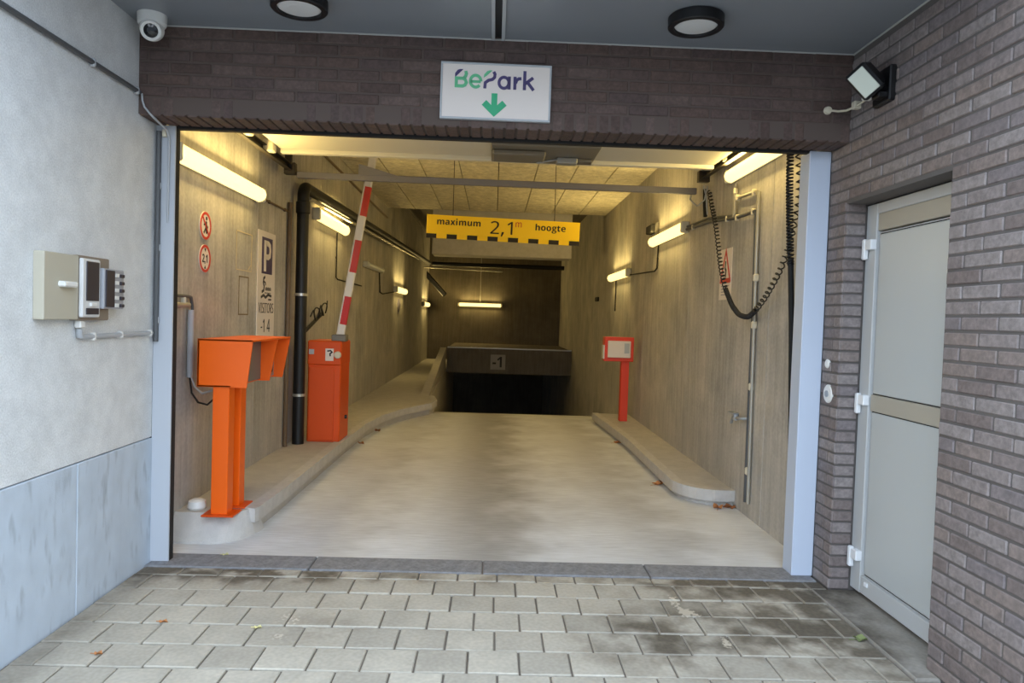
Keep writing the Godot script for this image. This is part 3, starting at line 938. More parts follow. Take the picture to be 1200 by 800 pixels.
	put("button", span_mesh(Vector3(0.06, -0.086, 0.0), Vector3(0.072, -0.068, 0.05), 0.003), M.white_plastic, e)
	var kp := put("keypad", span_mesh(Vector3(0.03, -0.095, -0.23), Vector3(0.075, 0.095, -0.045), 0.005), M.keypad_grey, e)
	put("screen", span_mesh(Vector3(0.07, -0.086, -0.137), Vector3(0.08, 0.088, -0.06), 0.002), M.screen_dark, kp)
	for i in 5:
		put("button", span_mesh(Vector3(0.072, 0.058 - i * 0.036, -0.218), Vector3(0.086, 0.074 - i * 0.036, -0.185), 0.003), M.screen_dark, kp)
		put("name_plate", span_mesh(Vector3(0.072, 0.058 - i * 0.036, -0.18), Vector3(0.079, 0.076 - i * 0.036, -0.145), 0.002), M.white_plastic, kp)
	put("lever", span_mesh(Vector3(0.04, -0.005, 0.16), Vector3(0.075, 0.02, 0.26), 0.006), M.white_plastic, e)
	put("sticker", span_mesh(Vector3(0.042, -0.115, 0.19), Vector3(0.045, -0.05, 0.30), 0.001), M.label_yellow, e)
	put("cable_gland", span_mesh(Vector3(0.004, -0.185, 0.03), Vector3(0.035, -0.15, 0.07), 0.005), M.white_plastic, e)

func glyph(s: Node3D, g: SurfaceTool, pu: SurfaceTool) -> void:
	var a := g.commit()
	var b := pu.commit()
	if a.get_surface_count(): put("letter", a, M.logo_green, s)
	if b.get_surface_count(): put("letter", b, M.logo_purple, s)

# ------------------------------------------------------------------ overhead door and its gear
func build_garage_door() -> void:
	var y := 2.74
	var d := thing("garage_door", "pale sectional garage door parked overhead behind the lintel", "garage door", Vector3(0, y, -1.2))
	var zs := [0.78, 0.24, -0.30, -0.86]
	for i in 3:
		put("door_section", span_mesh(Vector3(-1.77, 0, zs[i + 1] + 0.004), Vector3(1.77, 0.042, zs[i] - 0.004), 0.006), M.panel_door, d)
	put("edge_rail", span_mesh(Vector3(-1.77, -0.03, -0.93), Vector3(1.77, 0.05, -0.866), 0.006), M.panel_door, d)
	var t := thing("door_track", "dark left door track with rollers under the garage ceiling", "track", Vector3(-1.84, 2.70, -1.5), "garage door tracks")
	track(t, 1)
	t = thing("door_track", "dark right door track with rollers above the coiled cable", "track", Vector3(1.84, 2.765, -1.5), "garage door tracks")
	track(t, -1)
	var b := thing("cross_bar", "long grey steel cross bar hung behind the garage door", "bar", Vector3(0, 2.63, -2.62))
	put("bar", (func() -> ArrayMesh:
		var st := nst()
		box(st, Vector3(3.56, 0.055, 0.05), Transform3D(Basis.from_euler(Vector3(0, 0, -0.004)), Vector3.ZERO), 0.004)
		return st.commit()).call(), M.bar_steel, b)
	put("gusset", (func() -> ArrayMesh:
		var st := nst()
		prism(st, PackedVector2Array([Vector2(-1.235, 0.02), Vector2(-0.90, 0.03), Vector2(-1.10, 0.085), Vector2(-1.235, 0.12)]), 0.008, at(0, 0, 0.026))
		return st.commit()).call(), M.bar_steel, b)
	var mo := thing("door_operator", "grey metal door operator with white release lever under garage door", "operator", Vector3(0.33, 2.70, -1.75))
	put("plate", span_mesh(Vector3(-0.39, -0.005, -0.28), Vector3(0.42, 0.032, 0.30), 0.006), M.motor_grey, mo)
	put("housing", span_mesh(Vector3(-0.38, -0.045, -0.10), Vector3(0.02, -0.006, 0.18), 0.01), M.motor_grey, mo)
	var lv := nst()
	span(lv, Vector3(0.12, -0.05, -0.12), Vector3(0.28, -0.006, -0.02), 0.006)
	box(lv, Vector3(0.18, 0.012, 0.02), Transform3D(Basis.from_euler(Vector3(0, 0, 0.22)), Vector3(0.05, -0.035, -0.05)), 0.003)
	put("lever", lv.commit(), M.steel, mo)
	put("arm", span_mesh(Vector3(0.28, -0.03, -0.09), Vector3(0.40, -0.006, -0.05), 0.004), M.motor_grey, mo)

func track(t: Node3D, side: int) -> void:
	var st := nst()
	span(st, Vector3(-0.022, -0.03, -1.12), Vector3(0.022, -0.022, 1.1), 0.002)
	span(st, Vector3(-0.022, 0.024, -1.12), Vector3(0.022, 0.032, 1.1), 0.002)
	span(st, Vector3(-side * 0.022 - 0.004, -0.024, -1.12), Vector3(-side * 0.022 + 0.004, 0.026, 1.1), 0.001)
	put("rail", st.commit(), M.track, t)
	for z: float in [0.72, 0.12, -0.42]:
		put("roller", span_mesh(Vector3(side * 0.008 - 0.02, -0.018, z - 0.045), Vector3(side * 0.05 + 0.02, 0.075, z + 0.045), 0.006), M.cream_plastic, t)
	put("hanger", span_mesh(Vector3(-0.03, 0.03, -1.07), Vector3(0.03, YT - t.position.y, -1.03), 0.003), M.track, t)
	put("hanger", span_mesh(Vector3(-0.03, 0.03, 0.0), Vector3(0.03, YT - t.position.y, 0.03), 0.003), M.track, t)
	put("end_plate", span_mesh(Vector3(-0.05, -0.06, -1.15), Vector3(0.05, 0.04, -1.08), 0.004), M.track, t)

# ------------------------------------------------------------------ fluorescent lamps
func tube_lamp(n: String, label: String, pos: Vector3, out: Vector3, length: float, lit := true, h := 0.10) -> Node3D:
	# out: away from the wall; the lamp lies horizontally along the wall
	var l := thing(n, label, "lamp", pos, "fluorescent wall lamps")
	var along := Vector3.UP.cross(out).normalized()
	var B := Basis(along, Vector3.UP, out)
	l.transform = Transform3D(B, pos)
	var st := nst()
	span(st, Vector3(-length * 0.5, -h * 0.42, 0.0), Vector3(length * 0.5, h * 0.42, 0.035), 0.006)
	put("tray", st.commit(), M.lamp_body, l)
	var df := nst()
	var prof := PackedVector2Array()
	for p: Vector2 in arc(Vector2(0, 0.036), h * 0.5, 0.062, 0, 180, 12): prof.append(p)
	# profile is (y, z); extruded along x
	prism(df, prof, length - 0.05, Transform3D(Basis(Vector3(0, 1, 0), Vector3(0, 0, 1), Vector3(1, 0, 0)), Vector3(-length * 0.5 + 0.025, 0, 0)))
	put("diffuser", df.commit(), M.tube_glow if lit else M.lamp_glass_off, l)
	for s: int in [-1, 1]:
		put("end_cap", span_mesh(Vector3(s * length * 0.5 - 0.022, -h * 0.5, 0.0), Vector3(s * length * 0.5 + 0.022, h * 0.5, 0.085), 0.012), M.lamp_body, l)
	if lit:
		# the tube shines up and down past its tray: a strip light on either flank of the diffuser
		for k: int in [-1, 1]:
			var a := AreaLight3D.new()
			a.name = "light"
			a.area_size = Vector2(length - 0.12, 0.07)
			a.light_color = TUBE_COLOR
			a.light_energy = TUBE_LIGHT * (2.5 if k > 0 else 1.0)
			a.area_range = 30.0
			a.shadow_enabled = true
			var tilt := deg_to_rad(35.0)
			var nrm := Vector3(0, k * cos(tilt), sin(tilt))
			a.transform = Transform3D(Basis(Vector3(1, 0, 0), (-nrm).cross(Vector3(1, 0, 0)) * -1.0, -nrm), Vector3(0, 0, 0.055) + nrm * (h * 0.5 + 0.018))
			l.add_child(a, true)
	return l

func build_lamps() -> void:
	var L := Vector3(1, 0, 0)
	var R := Vector3(-1, 0, 0)
	tube_lamp("tube_lamp", "lit fluorescent lamp on left wall above the round signs", Vector3(-GX, 2.355, -1.24), L, 1.56, true, 0.115)
	tube_lamp("tube_lamp", "lit fluorescent lamp on left wall behind the black downpipe", Vector3(-GX, 2.47, -4.62), L, 1.52, true, 0.13)
	tube_lamp("tube_lamp", "unlit fluorescent lamp high on left wall beyond the barrier", Vector3(-GX, 2.16, -7.6), L, 1.5, false, 0.09)
	tube_lamp("tube_lamp", "lit fluorescent lamp on left wall far down the walkway", Vector3(-GX, 1.92, -10.9), L, 1.5, true, 0.12)
	tube_lamp("tube_lamp", "lit fluorescent lamp at the far end of left wall", Vector3(-GX, 1.74, -16.4), L, 1.5, true, 0.12)
	tube_lamp("tube_lamp", "lit fluorescent lamp on right wall right under the lintel", Vector3(GX, 2.655, -1.30), R, 1.56, true, 0.11)
	tube_lamp("tube_lamp", "lit fluorescent lamp on right wall left of the warning sign", Vector3(GX, 2.415, -4.22), R, 1.52, true, 0.12)
	tube_lamp("tube_lamp", "lit fluorescent lamp on right wall above the red post", Vector3(GX, 2.145, -7.3), R, 1.6, true, 0.12)
	tube_lamp("tube_lamp", "lit fluorescent lamp on the dark back wall", Vector3(-0.42, 1.79, -17.6), Vector3(0, 0, 1), 1.27, true, 0.10)

# ------------------------------------------------------------------ left side of the garage
func wall_left_frame(x: float, y: float, z: float) -> Transform3D:
	# local x towards the back, y up, z into the room
	return Transform3D(Basis(Vector3(0, 0, -1), Vector3(0, 1, 0), Vector3(1, 0, 0)), Vector3(x, y, z))

func wall_right_frame(x: float, y: float, z: float) -> Transform3D:
	# local x towards the camera, y up, z into the room
	return Transform3D(Basis(Vector3(0, 0, 1), Vector3(0, 1, 0), Vector3(-1, 0, 0)), Vector3(x, y, z))

func build_left_things() -> void:
	# orange ticket terminal on two posts, two hooded bays open to the drive
	var t := thing("ticket_terminal", "bright orange ticket terminal with two hooded bays on two posts", "ticket terminal", Vector3(-1.68, 0.16, -0.62))
	for z: float in [0.0, -0.21]:
		put("post", span_mesh(Vector3(-0.024, 0.0, z - 0.05), Vector3(0.076, 0.80, z + 0.05), 0.004), M.orange, t)
		put("foot_plate", span_mesh(Vector3(-0.07, 0.0, z - 0.08), Vector3(0.125, 0.012, z + 0.085), 0.003), M.orange_red, t)
	var z0 := 0.065
	var zm := -0.46
	var z1 := -0.76
	# housing: back, top, floor and side cheeks whose front edge slants in towards the bottom
	var yb := 0.795
	var yt := 1.088
	var body := nst()
	span(body, Vector3(-0.115, yb, z1), Vector3(-0.103, yt, z0), 0.002)
	span(body, Vector3(-0.115, yt - 0.012, z1), Vector3(0.218, yt, z0), 0.002)
	span(body, Vector3(-0.115, yb, z1), Vector3(0.09, yb + 0.012, z0), 0.002)
	put("hood", body.commit(), M.orange, t)
	var cheek := func(z: float) -> ArrayMesh:
		var st := nst()
		prism(st, PackedVector2Array([Vector2(-0.115, yb), Vector2(0.185 if z > 0.0 else 0.165, yb), Vector2(0.218, yt), Vector2(-0.115, yt)]), 0.012, at(0, 0, z))
		return st.commit()
	put("cheek", cheek.call(z0 - 0.012), M.orange, t)
	put("cheek", cheek.call(zm), M.orange, t)
	put("cheek", cheek.call(z1), M.orange, t)
	put("bay_panel", span_mesh(Vector3(0.095, yb + 0.012, zm + 0.012), Vector3(0.105, yt - 0.012, z0 - 0.012)), M.motor_grey, t)
	var rd := put("reader", span_mesh(Vector3(-0.04, yb + 0.012, z1 + 0.012), Vector3(0.105, yt - 0.012, zm), 0.004), M.steel, t)
	put("slot", span_mesh(Vector3(0.105, yb + 0.04, -0.70), Vector3(0.112, yb + 0.08, -0.60), 0.003), M.black_plastic, rd)
	put("screen", span_mesh(Vector3(0.105, yb + 0.14, -0.71), Vector3(0.112, yb + 0.23, -0.56), 0.003), M.grey_plastic, rd)
	var jb := put("junction_box", lathe_mesh([Vector2(0, 0), Vector2(0.05, 0), Vector2(0.058, 0.012), Vector2(0.052, 0.05), Vector2(0.03, 0.062), Vector2(0, 0.064)], 20, at(-1.85, 0.16, -0.73)), M.white_plastic)
	tag(jb, "white round junction box at the foot of orange terminal post", "junction box")
	# barrier
	var b := thing("parking_barrier", "orange barrier cabinet with raised red and white arm", "barrier", Vector3(-1.64, 0.16, -3.42))
	put("cabinet", span_mesh(Vector3(-0.16, 0.0, -0.22), Vector3(0.16, 0.99, 0.20), 0.01), M.orange_red, b)
	put("door", span_mesh(Vector3(-0.145, 0.02, 0.198), Vector3(0.10, 0.74, 0.212), 0.004), M.orange_red, b)
	put("cover", span_mesh(Vector3(-0.165, 0.755, -0.225), Vector3(0.165, 0.995, 0.214), 0.012), M.orange_red, b)
	put("notice", span_mesh(Vector3(0.01, 0.80, 0.213), Vector3(0.09, 0.92, 0.217), 0.001), M.sign_white, b)
	put("pictogram", (func() -> ArrayMesh:
		var st := nst()
		stroke(st, [Vector2(0.028, 0.895), Vector2(0.06, 0.90), Vector2(0.075, 0.885), Vector2(0.055, 0.87), Vector2(0.058, 0.845)], 0.014, 0.002, at(0, 0, 0.217))
		return st.commit()).call(), M.ink, b)
	put("lamp", lathe_mesh([Vector2(0, 0), Vector2(0.035, 0), Vector2(0.035, 0.02), Vector2(0.026, 0.03), Vector2(0, 0.032)], 20, Transform3D(Basis(Vector3(1, 0, 0), Vector3(0, 0, 1), Vector3(0, -1, 0)), Vector3(0.13, 0.86, 0.213))), M.cream_plastic, b)
	put("sticker", span_mesh(Vector3(-0.15, 0.86, 0.213), Vector3(-0.10, 0.91, 0.217), 0.001), M.grey_plastic, b)
	put("lock", lathe_mesh([Vector2(0, 0), Vector2(0.02, 0), Vector2(0.018, 0.02), Vector2(0, 0.022)], 14, Transform3D(Basis(Vector3(0, 0, -1), Vector3(1, 0, 0), Vector3(0, -1, 0)), Vector3(0.16, 0.22, -0.05))), M.black_metal, b)
	var lean := Basis.from_euler(Vector3(0, 0, deg_to_rad(-9.0)))
	var am := put("arm", (func() -> ArrayMesh:
		var st := nst()
		box(st, Vector3(0.078, 1.86, 0.045), Transform3D(Basis.IDENTITY, Vector3(0, 0.90, 0)), 0.01)
		return st.commit()).call(), M.barrier_white, b, Transform3D(lean, Vector3(0.127, 1.02, 0.13)))
	for k: Array in [[0.14, 0.42], [0.66, 0.98], [1.22, 1.51]]:
		put("red_band", span_mesh(Vector3(-0.022, k[0], -0.024), Vector3(0.040, k[1], 0.024), 0.002), M.barrier_red, am)
	put("arm_socket", span_mesh(Vector3(0.06, 0.99, 0.06), Vector3(0.20, 1.06, 0.20), 0.01), M.motor_grey, b)
	# black drain pipe: run along the wall, bend, drop to the walkway
	var p := thing("drain_pipe", "thick black drain pipe running along left wall and dropping to walkway", "pipe", Vector3(-1.85, 0.16, -3.1))
	var run := [Vector3(0, 0, 0), Vector3(0, 2.32, 0)]
	for i in 9:
		var a := PI / 2 * i / 8.0
		run.append(Vector3(0, 2.36 + 0.10 * sin(a), -0.10 + 0.10 * cos(a)))
	run.append(Vector3(0.02, 2.56, -5.0))
	run.append(Vector3(0.05, 2.70, -12.9))
	put("pipe", (func() -> ArrayMesh:
		var st := nst()
		tube(st, run, 0.056, 18)
		return st.commit()).call(), M.black_pipe, p)
	put("collar", lathe_mesh([Vector2(0.057, 2.20), Vector2(0.066, 2.21), Vector2(0.066, 2.31), Vector2(0.057, 2.32)], 20), M.black_pipe, p)
	for y: float in [0.46, 1.42]:
		put("clamp", lathe_mesh([Vector2(0.057, y), Vector2(0.062, y), Vector2(0.062, y + 0.025), Vector2(0.057, y + 0.025)], 20), M.clamp, p)
	for z: float in [-0.9, -2.2, -4.2, -6.5]:
		put("hanger", span_mesh(Vector3(-0.09, 2.40 - z * 0.02, z - 0.01), Vector3(-0.045, 2.47 - z * 0.02, z + 0.01), 0.002), M.clamp, p)
	tag(put("wall_pipe", tube_mesh([Vector3(-1.925, 0.16, -2.93), Vector3(-1.925, 2.44, -2.93)], 0.02, 10), M.brown_metal), "thin brown upright pipe beside the thick black drain pipe", "pipe")
	var lp := thing("light_pipe", "thin pale pipe fixed under the black drain pipe run", "pipe", Vector3(-1.84, 2.54, -3.3))
	put("pipe", tube_mesh([Vector3(0, 0, 0), Vector3(0.02, 0.06, -3.2), Vector3(0.04, 0.20, -9.8)], 0.018, 10), M.pipe_steel, lp)
	tag(put("upper_conduit", tube_mesh([Vector3(-1.935, 3.18, -2.9), Vector3(-1.935, 3.13, -9.0)], 0.014, 8), M.brown_metal), "thin brown conduit high on left wall under the ceiling", "conduit")
	conduit("lamp_conduit", "thin dark conduit from the first left lamp to the drain pipe", [Vector3(-1.935, 2.352, -2.04), Vector3(-1.935, 2.352, -3.0)], 0.009, M.brown_metal, [Vector3(-1.938, 2.352, -2.35), Vector3(-1.938, 2.352, -2.8)], M.track)
	conduit("lamp_drop_cable", "thin cable dropping from the second left lamp", [Vector3(-1.935, 2.398, -5.0), Vector3(-1.935, 1.86, -5.0), Vector3(-1.935, 1.84, -5.1), Vector3(-1.935, 1.83, -6.7)], 0.008, M.rubber, [Vector3(-1.938, 2.1, -5.0)], M.track)
	conduit("lamp_link_cable", "thin cable linking the unlit lamp to the next left lamp", [Vector3(-1.935, 2.12, -8.3), Vector3(-1.935, 1.80, -8.4), Vector3(-1.935, 1.78, -8.7), Vector3(-1.935, 1.86, -10.1)], 0.010, M.rubber, [], M.track)
	conduit("lamp_end_conduit", "thin dark conduit leading into the near end of first left lamp", [Vector3(-1.935, 2.36, -0.40), Vector3(-1.935, 2.36, -0.47)], 0.012, M.dark_conduit, [], M.track)
	# cable tangle above the barrier cabinet
	var cl := thing("cable_bundle", "tangle of thin dark cables on a bracket above the barrier cabinet", "cables", Vector3(-1.90, 1.28, -3.9))
	var coil := []
	for i in 60:
		var a := TAU * i / 14.0
		coil.append(Vector3(0.02 + 0.01 * sin(i * 0.7), 0.10 + 0.062 * sin(a) + 0.002 * i, 0.25 - 0.012 * i + 0.06 * cos(a)))
	put("cable", (func() -> ArrayMesh:
		var st := nst()
		tube(st, coil, 0.007, 6)
		return st.commit()).call(), M.rubber, cl)
	put("bracket", (func() -> ArrayMesh:
		var st := nst()
		box(st, Vector3(0.03, 0.03, 0.85), Transform3D(Basis.from_euler(Vector3(0.25, 0, 0)), Vector3(-0.02, 0.03, 0.05)), 0.004)
		return st.commit()).call(), M.rubber, cl)
	# signs on the wall
	var x := -GX + 0.001
	var ps := thing("parking_sign", "tall white wall panel with purple P and visitors lettering", "sign")
	ps.transform = wall_left_frame(x, 1.645, -2.335)
	put("panel", span_mesh(Vector3(-0.232, -0.45, 0), Vector3(0.232, 0.45, 0.006), 0.001), M.sign_white, ps)
	put("square", span_mesh(Vector3(-0.135, 0.095, 0.006), Vector3(0.145, 0.40, 0.008)), M.sign_purple, ps)
	var pl := nst()
	stroke(pl, [Vector2(-0.055, 0.115), Vector2(-0.055, 0.375)], 0.055, 0.002, at(0, 0, 0.008))
	stroke(pl, [Vector2(-0.04, 0.352), Vector2(0.03, 0.352), Vector2(0.07, 0.335), Vector2(0.082, 0.295), Vector2(0.07, 0.255), Vector2(0.03, 0.238), Vector2(-0.04, 0.238)], 0.046, 0.002, at(0, 0, 0.008))
	put("lettering", pl.commit(), M.sign_white, ps)
	var em := nst()
	stroke(em, [Vector2(-0.04, 0.07), Vector2(-0.075, 0.055), Vector2(-0.085, 0.02), Vector2(-0.06, -0.01), Vector2(-0.07, -0.045), Vector2(-0.12, -0.06)], 0.022, 0.002, at(0, 0, 0.006))
	stroke(em, [Vector2(-0.07, 0.03), Vector2(-0.03, 0.02), Vector2(-0.02, 0.0)], 0.014, 0.002, at(0, 0, 0.006))
	stroke(em, [Vector2(-0.14, -0.105), Vector2(-0.07, -0.085), Vector2(-0.02, -0.105), Vector2(0.05, -0.08), Vector2(0.14, -0.09)], 0.022, 0.002, at(0, 0, 0.006))
	put("emblem", em.commit(), M.ink, ps)
	var fine := nst()
	for q: Array in [[-0.03, 0.13, -0.03, 0.030], [-0.05, 0.13, -0.065, 0.010], [0.06, 0.14, -0.12, 0.014]]:
		var n := 7
		for i in n:
			var xx: float = lerpf(q[0], q[1], (i + 0.5) / n)
			span(fine, Vector3(xx - 0.008, q[2] - q[3] * 0.5, 0.006), Vector3(xx + 0.005, q[2] + q[3] * 0.5 * (1.0 if i % 2 else 0.7), 0.0075))
	put("small_print", fine.commit(), M.ink, ps).set_meta("kind", "stuff")
	letters("lettering", "VISITORS", 0.085, M.ink, ps, at(0.005, -0.195, 0.006), false, 0.40)
	letters("lettering", "-1 4", 0.11, M.ink, ps, at(-0.01, -0.345, 0.006), false, 0.24)
	round_sign("no_entry_sign", "upper round red bordered sign with a crossed out figure", Vector3(x, 1.983, -1.02), true)
	round_sign("height_limit_sign", "lower round red bordered sign with black height figures", Vector3(x, 1.765, -1.02), false)
	# outlines that removed signs left behind
	var ro := nst()
	stroke(ro, [Vector2(-0.17, -0.15), Vector2(0.17, -0.15), Vector2(0.17, 0.14), Vector2(-0.17, 0.14)], 0.008, 0.002, wall_left_frame(x, 1.885, -1.79), true)
	stroke(ro, [Vector2(0.09, -0.14), Vector2(0.16, -0.10), Vector2(0.16, 0.0)], 0.01, 0.002, wall_left_frame(x, 1.885, -1.79))
	tag(put("glue_outline", ro.commit(), M.residue), "pale square outline of a removed sign beside the P panel", "mark")
	ro = nst()
	stroke(ro, [Vector2(-0.105, -0.145), Vector2(0.105, -0.145), Vector2(0.105, 0.145), Vector2(-0.105, 0.145)], 0.010, 0.002, wall_left_frame(x, 1.54, -1.795), true)
	tag(put("glue_outline", ro.commit(), M.residue_dark), "dark upright outline of a removed sign under the square one", "mark")
	# conduit with cables behind the terminal
	var cd := thing("terminal_conduit", "grey conduit elbow on left wall behind the orange terminal", "conduit", Vector3(-1.925, 1.45, -0.6))
	put("pipe", tube_mesh([Vector3(0, 0.0, 0.22), Vector3(0, 0.0, -0.13)], 0.016, 10), M.pipe_steel, cd)
	put("pipe", tube_mesh([Vector3(0, 0.055, 0.22), Vector3(0, 0.055, -0.12), Vector3(0, 0.05, -0.16), Vector3(0, 0.0, -0.185), Vector3(0, -0.06, -0.19)], 0.010, 8), M.dark_conduit, cd)
	put("pipe", tube_mesh([Vector3(0, -0.03, -0.165), Vector3(0, -0.46, -0.165)], 0.020, 10), M.grey_plastic, cd)
	put("cable", tube_mesh([Vector3(0, -0.46, -0.165), Vector3(0.01, -0.56, -0.175), Vector3(0.05, -0.62, -0.18), Vector3(0.12, -0.63, -0.15), Vector3(0.18, -0.58, -0.12)], 0.006, 8), M.rubber, cd)
	put("cable", tube_mesh([Vector3(0.012, -0.46, -0.165), Vector3(0.03, -0.52, -0.17), Vector3(0.08, -0.56, -0.17), Vector3(0.17, -0.53, -0.13)], 0.006, 8), M.grey_plastic, cd)
	for zz: float in [0.15, -0.06]: put("clip", clip_mesh(0.014), M.cream_plastic, cd, at(-0.005, 0.03, zz))
	put("clip", clip_mesh(0.016), M.cream_plastic, cd, at(0, -0.13, -0.165))

func round_sign(n: String, label: String, pos: Vector3, crossed: bool) -> void:
	var s := thing(n, label, "sign", Vector3.ZERO, "")
	s.transform = wall_left_frame(pos.x, pos.y, pos.z)
	var face := Basis(Vector3(1, 0, 0), Vector3(0, 0, 1), Vector3(0, -1, 0))
	put("disc", lathe_mesh([Vector2(0, 0), Vector2(0.094, 0), Vector2(0.094, 0.006), Vector2(0, 0.006)], 36, Transform3D(face, Vector3.ZERO)), M.sign_white, s)
	var st := nst()
	stroke(st, arc(Vector2.ZERO, 0.083, 0.083, 0, 360, 32), 0.018, 0.002, at(0, 0, 0.006))
	if crossed:
		stroke(st, [Vector2(-0.055, 0.06), Vector2(0.055, -0.06)], 0.013, 0.0025, at(0, 0, 0.0065))
	put("red_ring", st.commit(), M.sign_red, s)
	if crossed:
		var f := nst()
		stroke(f, [Vector2(0.01, 0.03), Vector2(0.005, -0.01), Vector2(0.02, -0.05)], 0.020, 0.002, at(0, 0, 0.006))
		stroke(f, [Vector2(-0.03, 0.005), Vector2(0.0, 0.01), Vector2(0.035, -0.01)], 0.013, 0.002, at(0, 0, 0.006))
		stroke(f, [Vector2(0.0, -0.015), Vector2(-0.03, -0.05)], 0.014, 0.002, at(0, 0, 0.006))
		prism(f, PackedVector2Array(arc(Vector2(0.012, 0.05), 0.013, 0.013, 0, 340, 10)), 0.002, at(0, 0, 0.006))
		put("figure", f.commit(), M.ink, s)
	else:
		letters("figures", "2,1", 0.055, M.ink, s, at(0, 0, 0.006), true, 0.085)
		var a := nst()
		prism(a, PackedVector2Array([Vector2(-0.014, 0.068), Vector2(0.014, 0.068), Vector2(0, 0.046)]), 0.002, at(0, 0, 0.006))
		put("arrow", a.commit(), M.ink, s)
		a = nst()
		prism(a, PackedVector2Array([Vector2(-0.014, -0.068), Vector2(0.014, -0.068), Vector2(0, -0.046)]), 0.002, at(0, 0, 0.006))
		put("arrow", a.commit(), M.ink, s)

# ------------------------------------------------------------------ right side of the garage
func spiral(path: Array, r: float, pitch: float) -> Array:
	# a coil wound round a polyline; pitch may vary along it
	var c := Curve3D.new()
	for p: Vector3 in path: c.add_point(p)
	var smooth := []
	var n := path.size()
	for i in n:
		var a: Vector3 = path[maxi(i - 1, 0)]
		var b: Vector3 = path[mini(i + 1, n - 1)]
		c.set_point_in(i, (a - b) / 6.0)
		c.set_point_out(i, (b - a) / 6.0)
	var L := c.get_baked_length()
	var steps := int(L / pitch * 9.0)
	for i in steps + 1:
		var s := L * i / steps
		var p := c.sample_baked(s, true)
		var q := c.sample_baked(minf(s + 0.01, L), true)
		var o := c.sample_baked(maxf(s - 0.01, 0.0), true)
		var d := (q - o).normalized()
		var u := d.cross(Vector3.RIGHT).normalized()
		var v := d.cross(u).normalized()
		var ang := TAU * i / 9.0
		smooth.append(p + (u * cos(ang) + v * sin(ang)) * r)
	return smooth

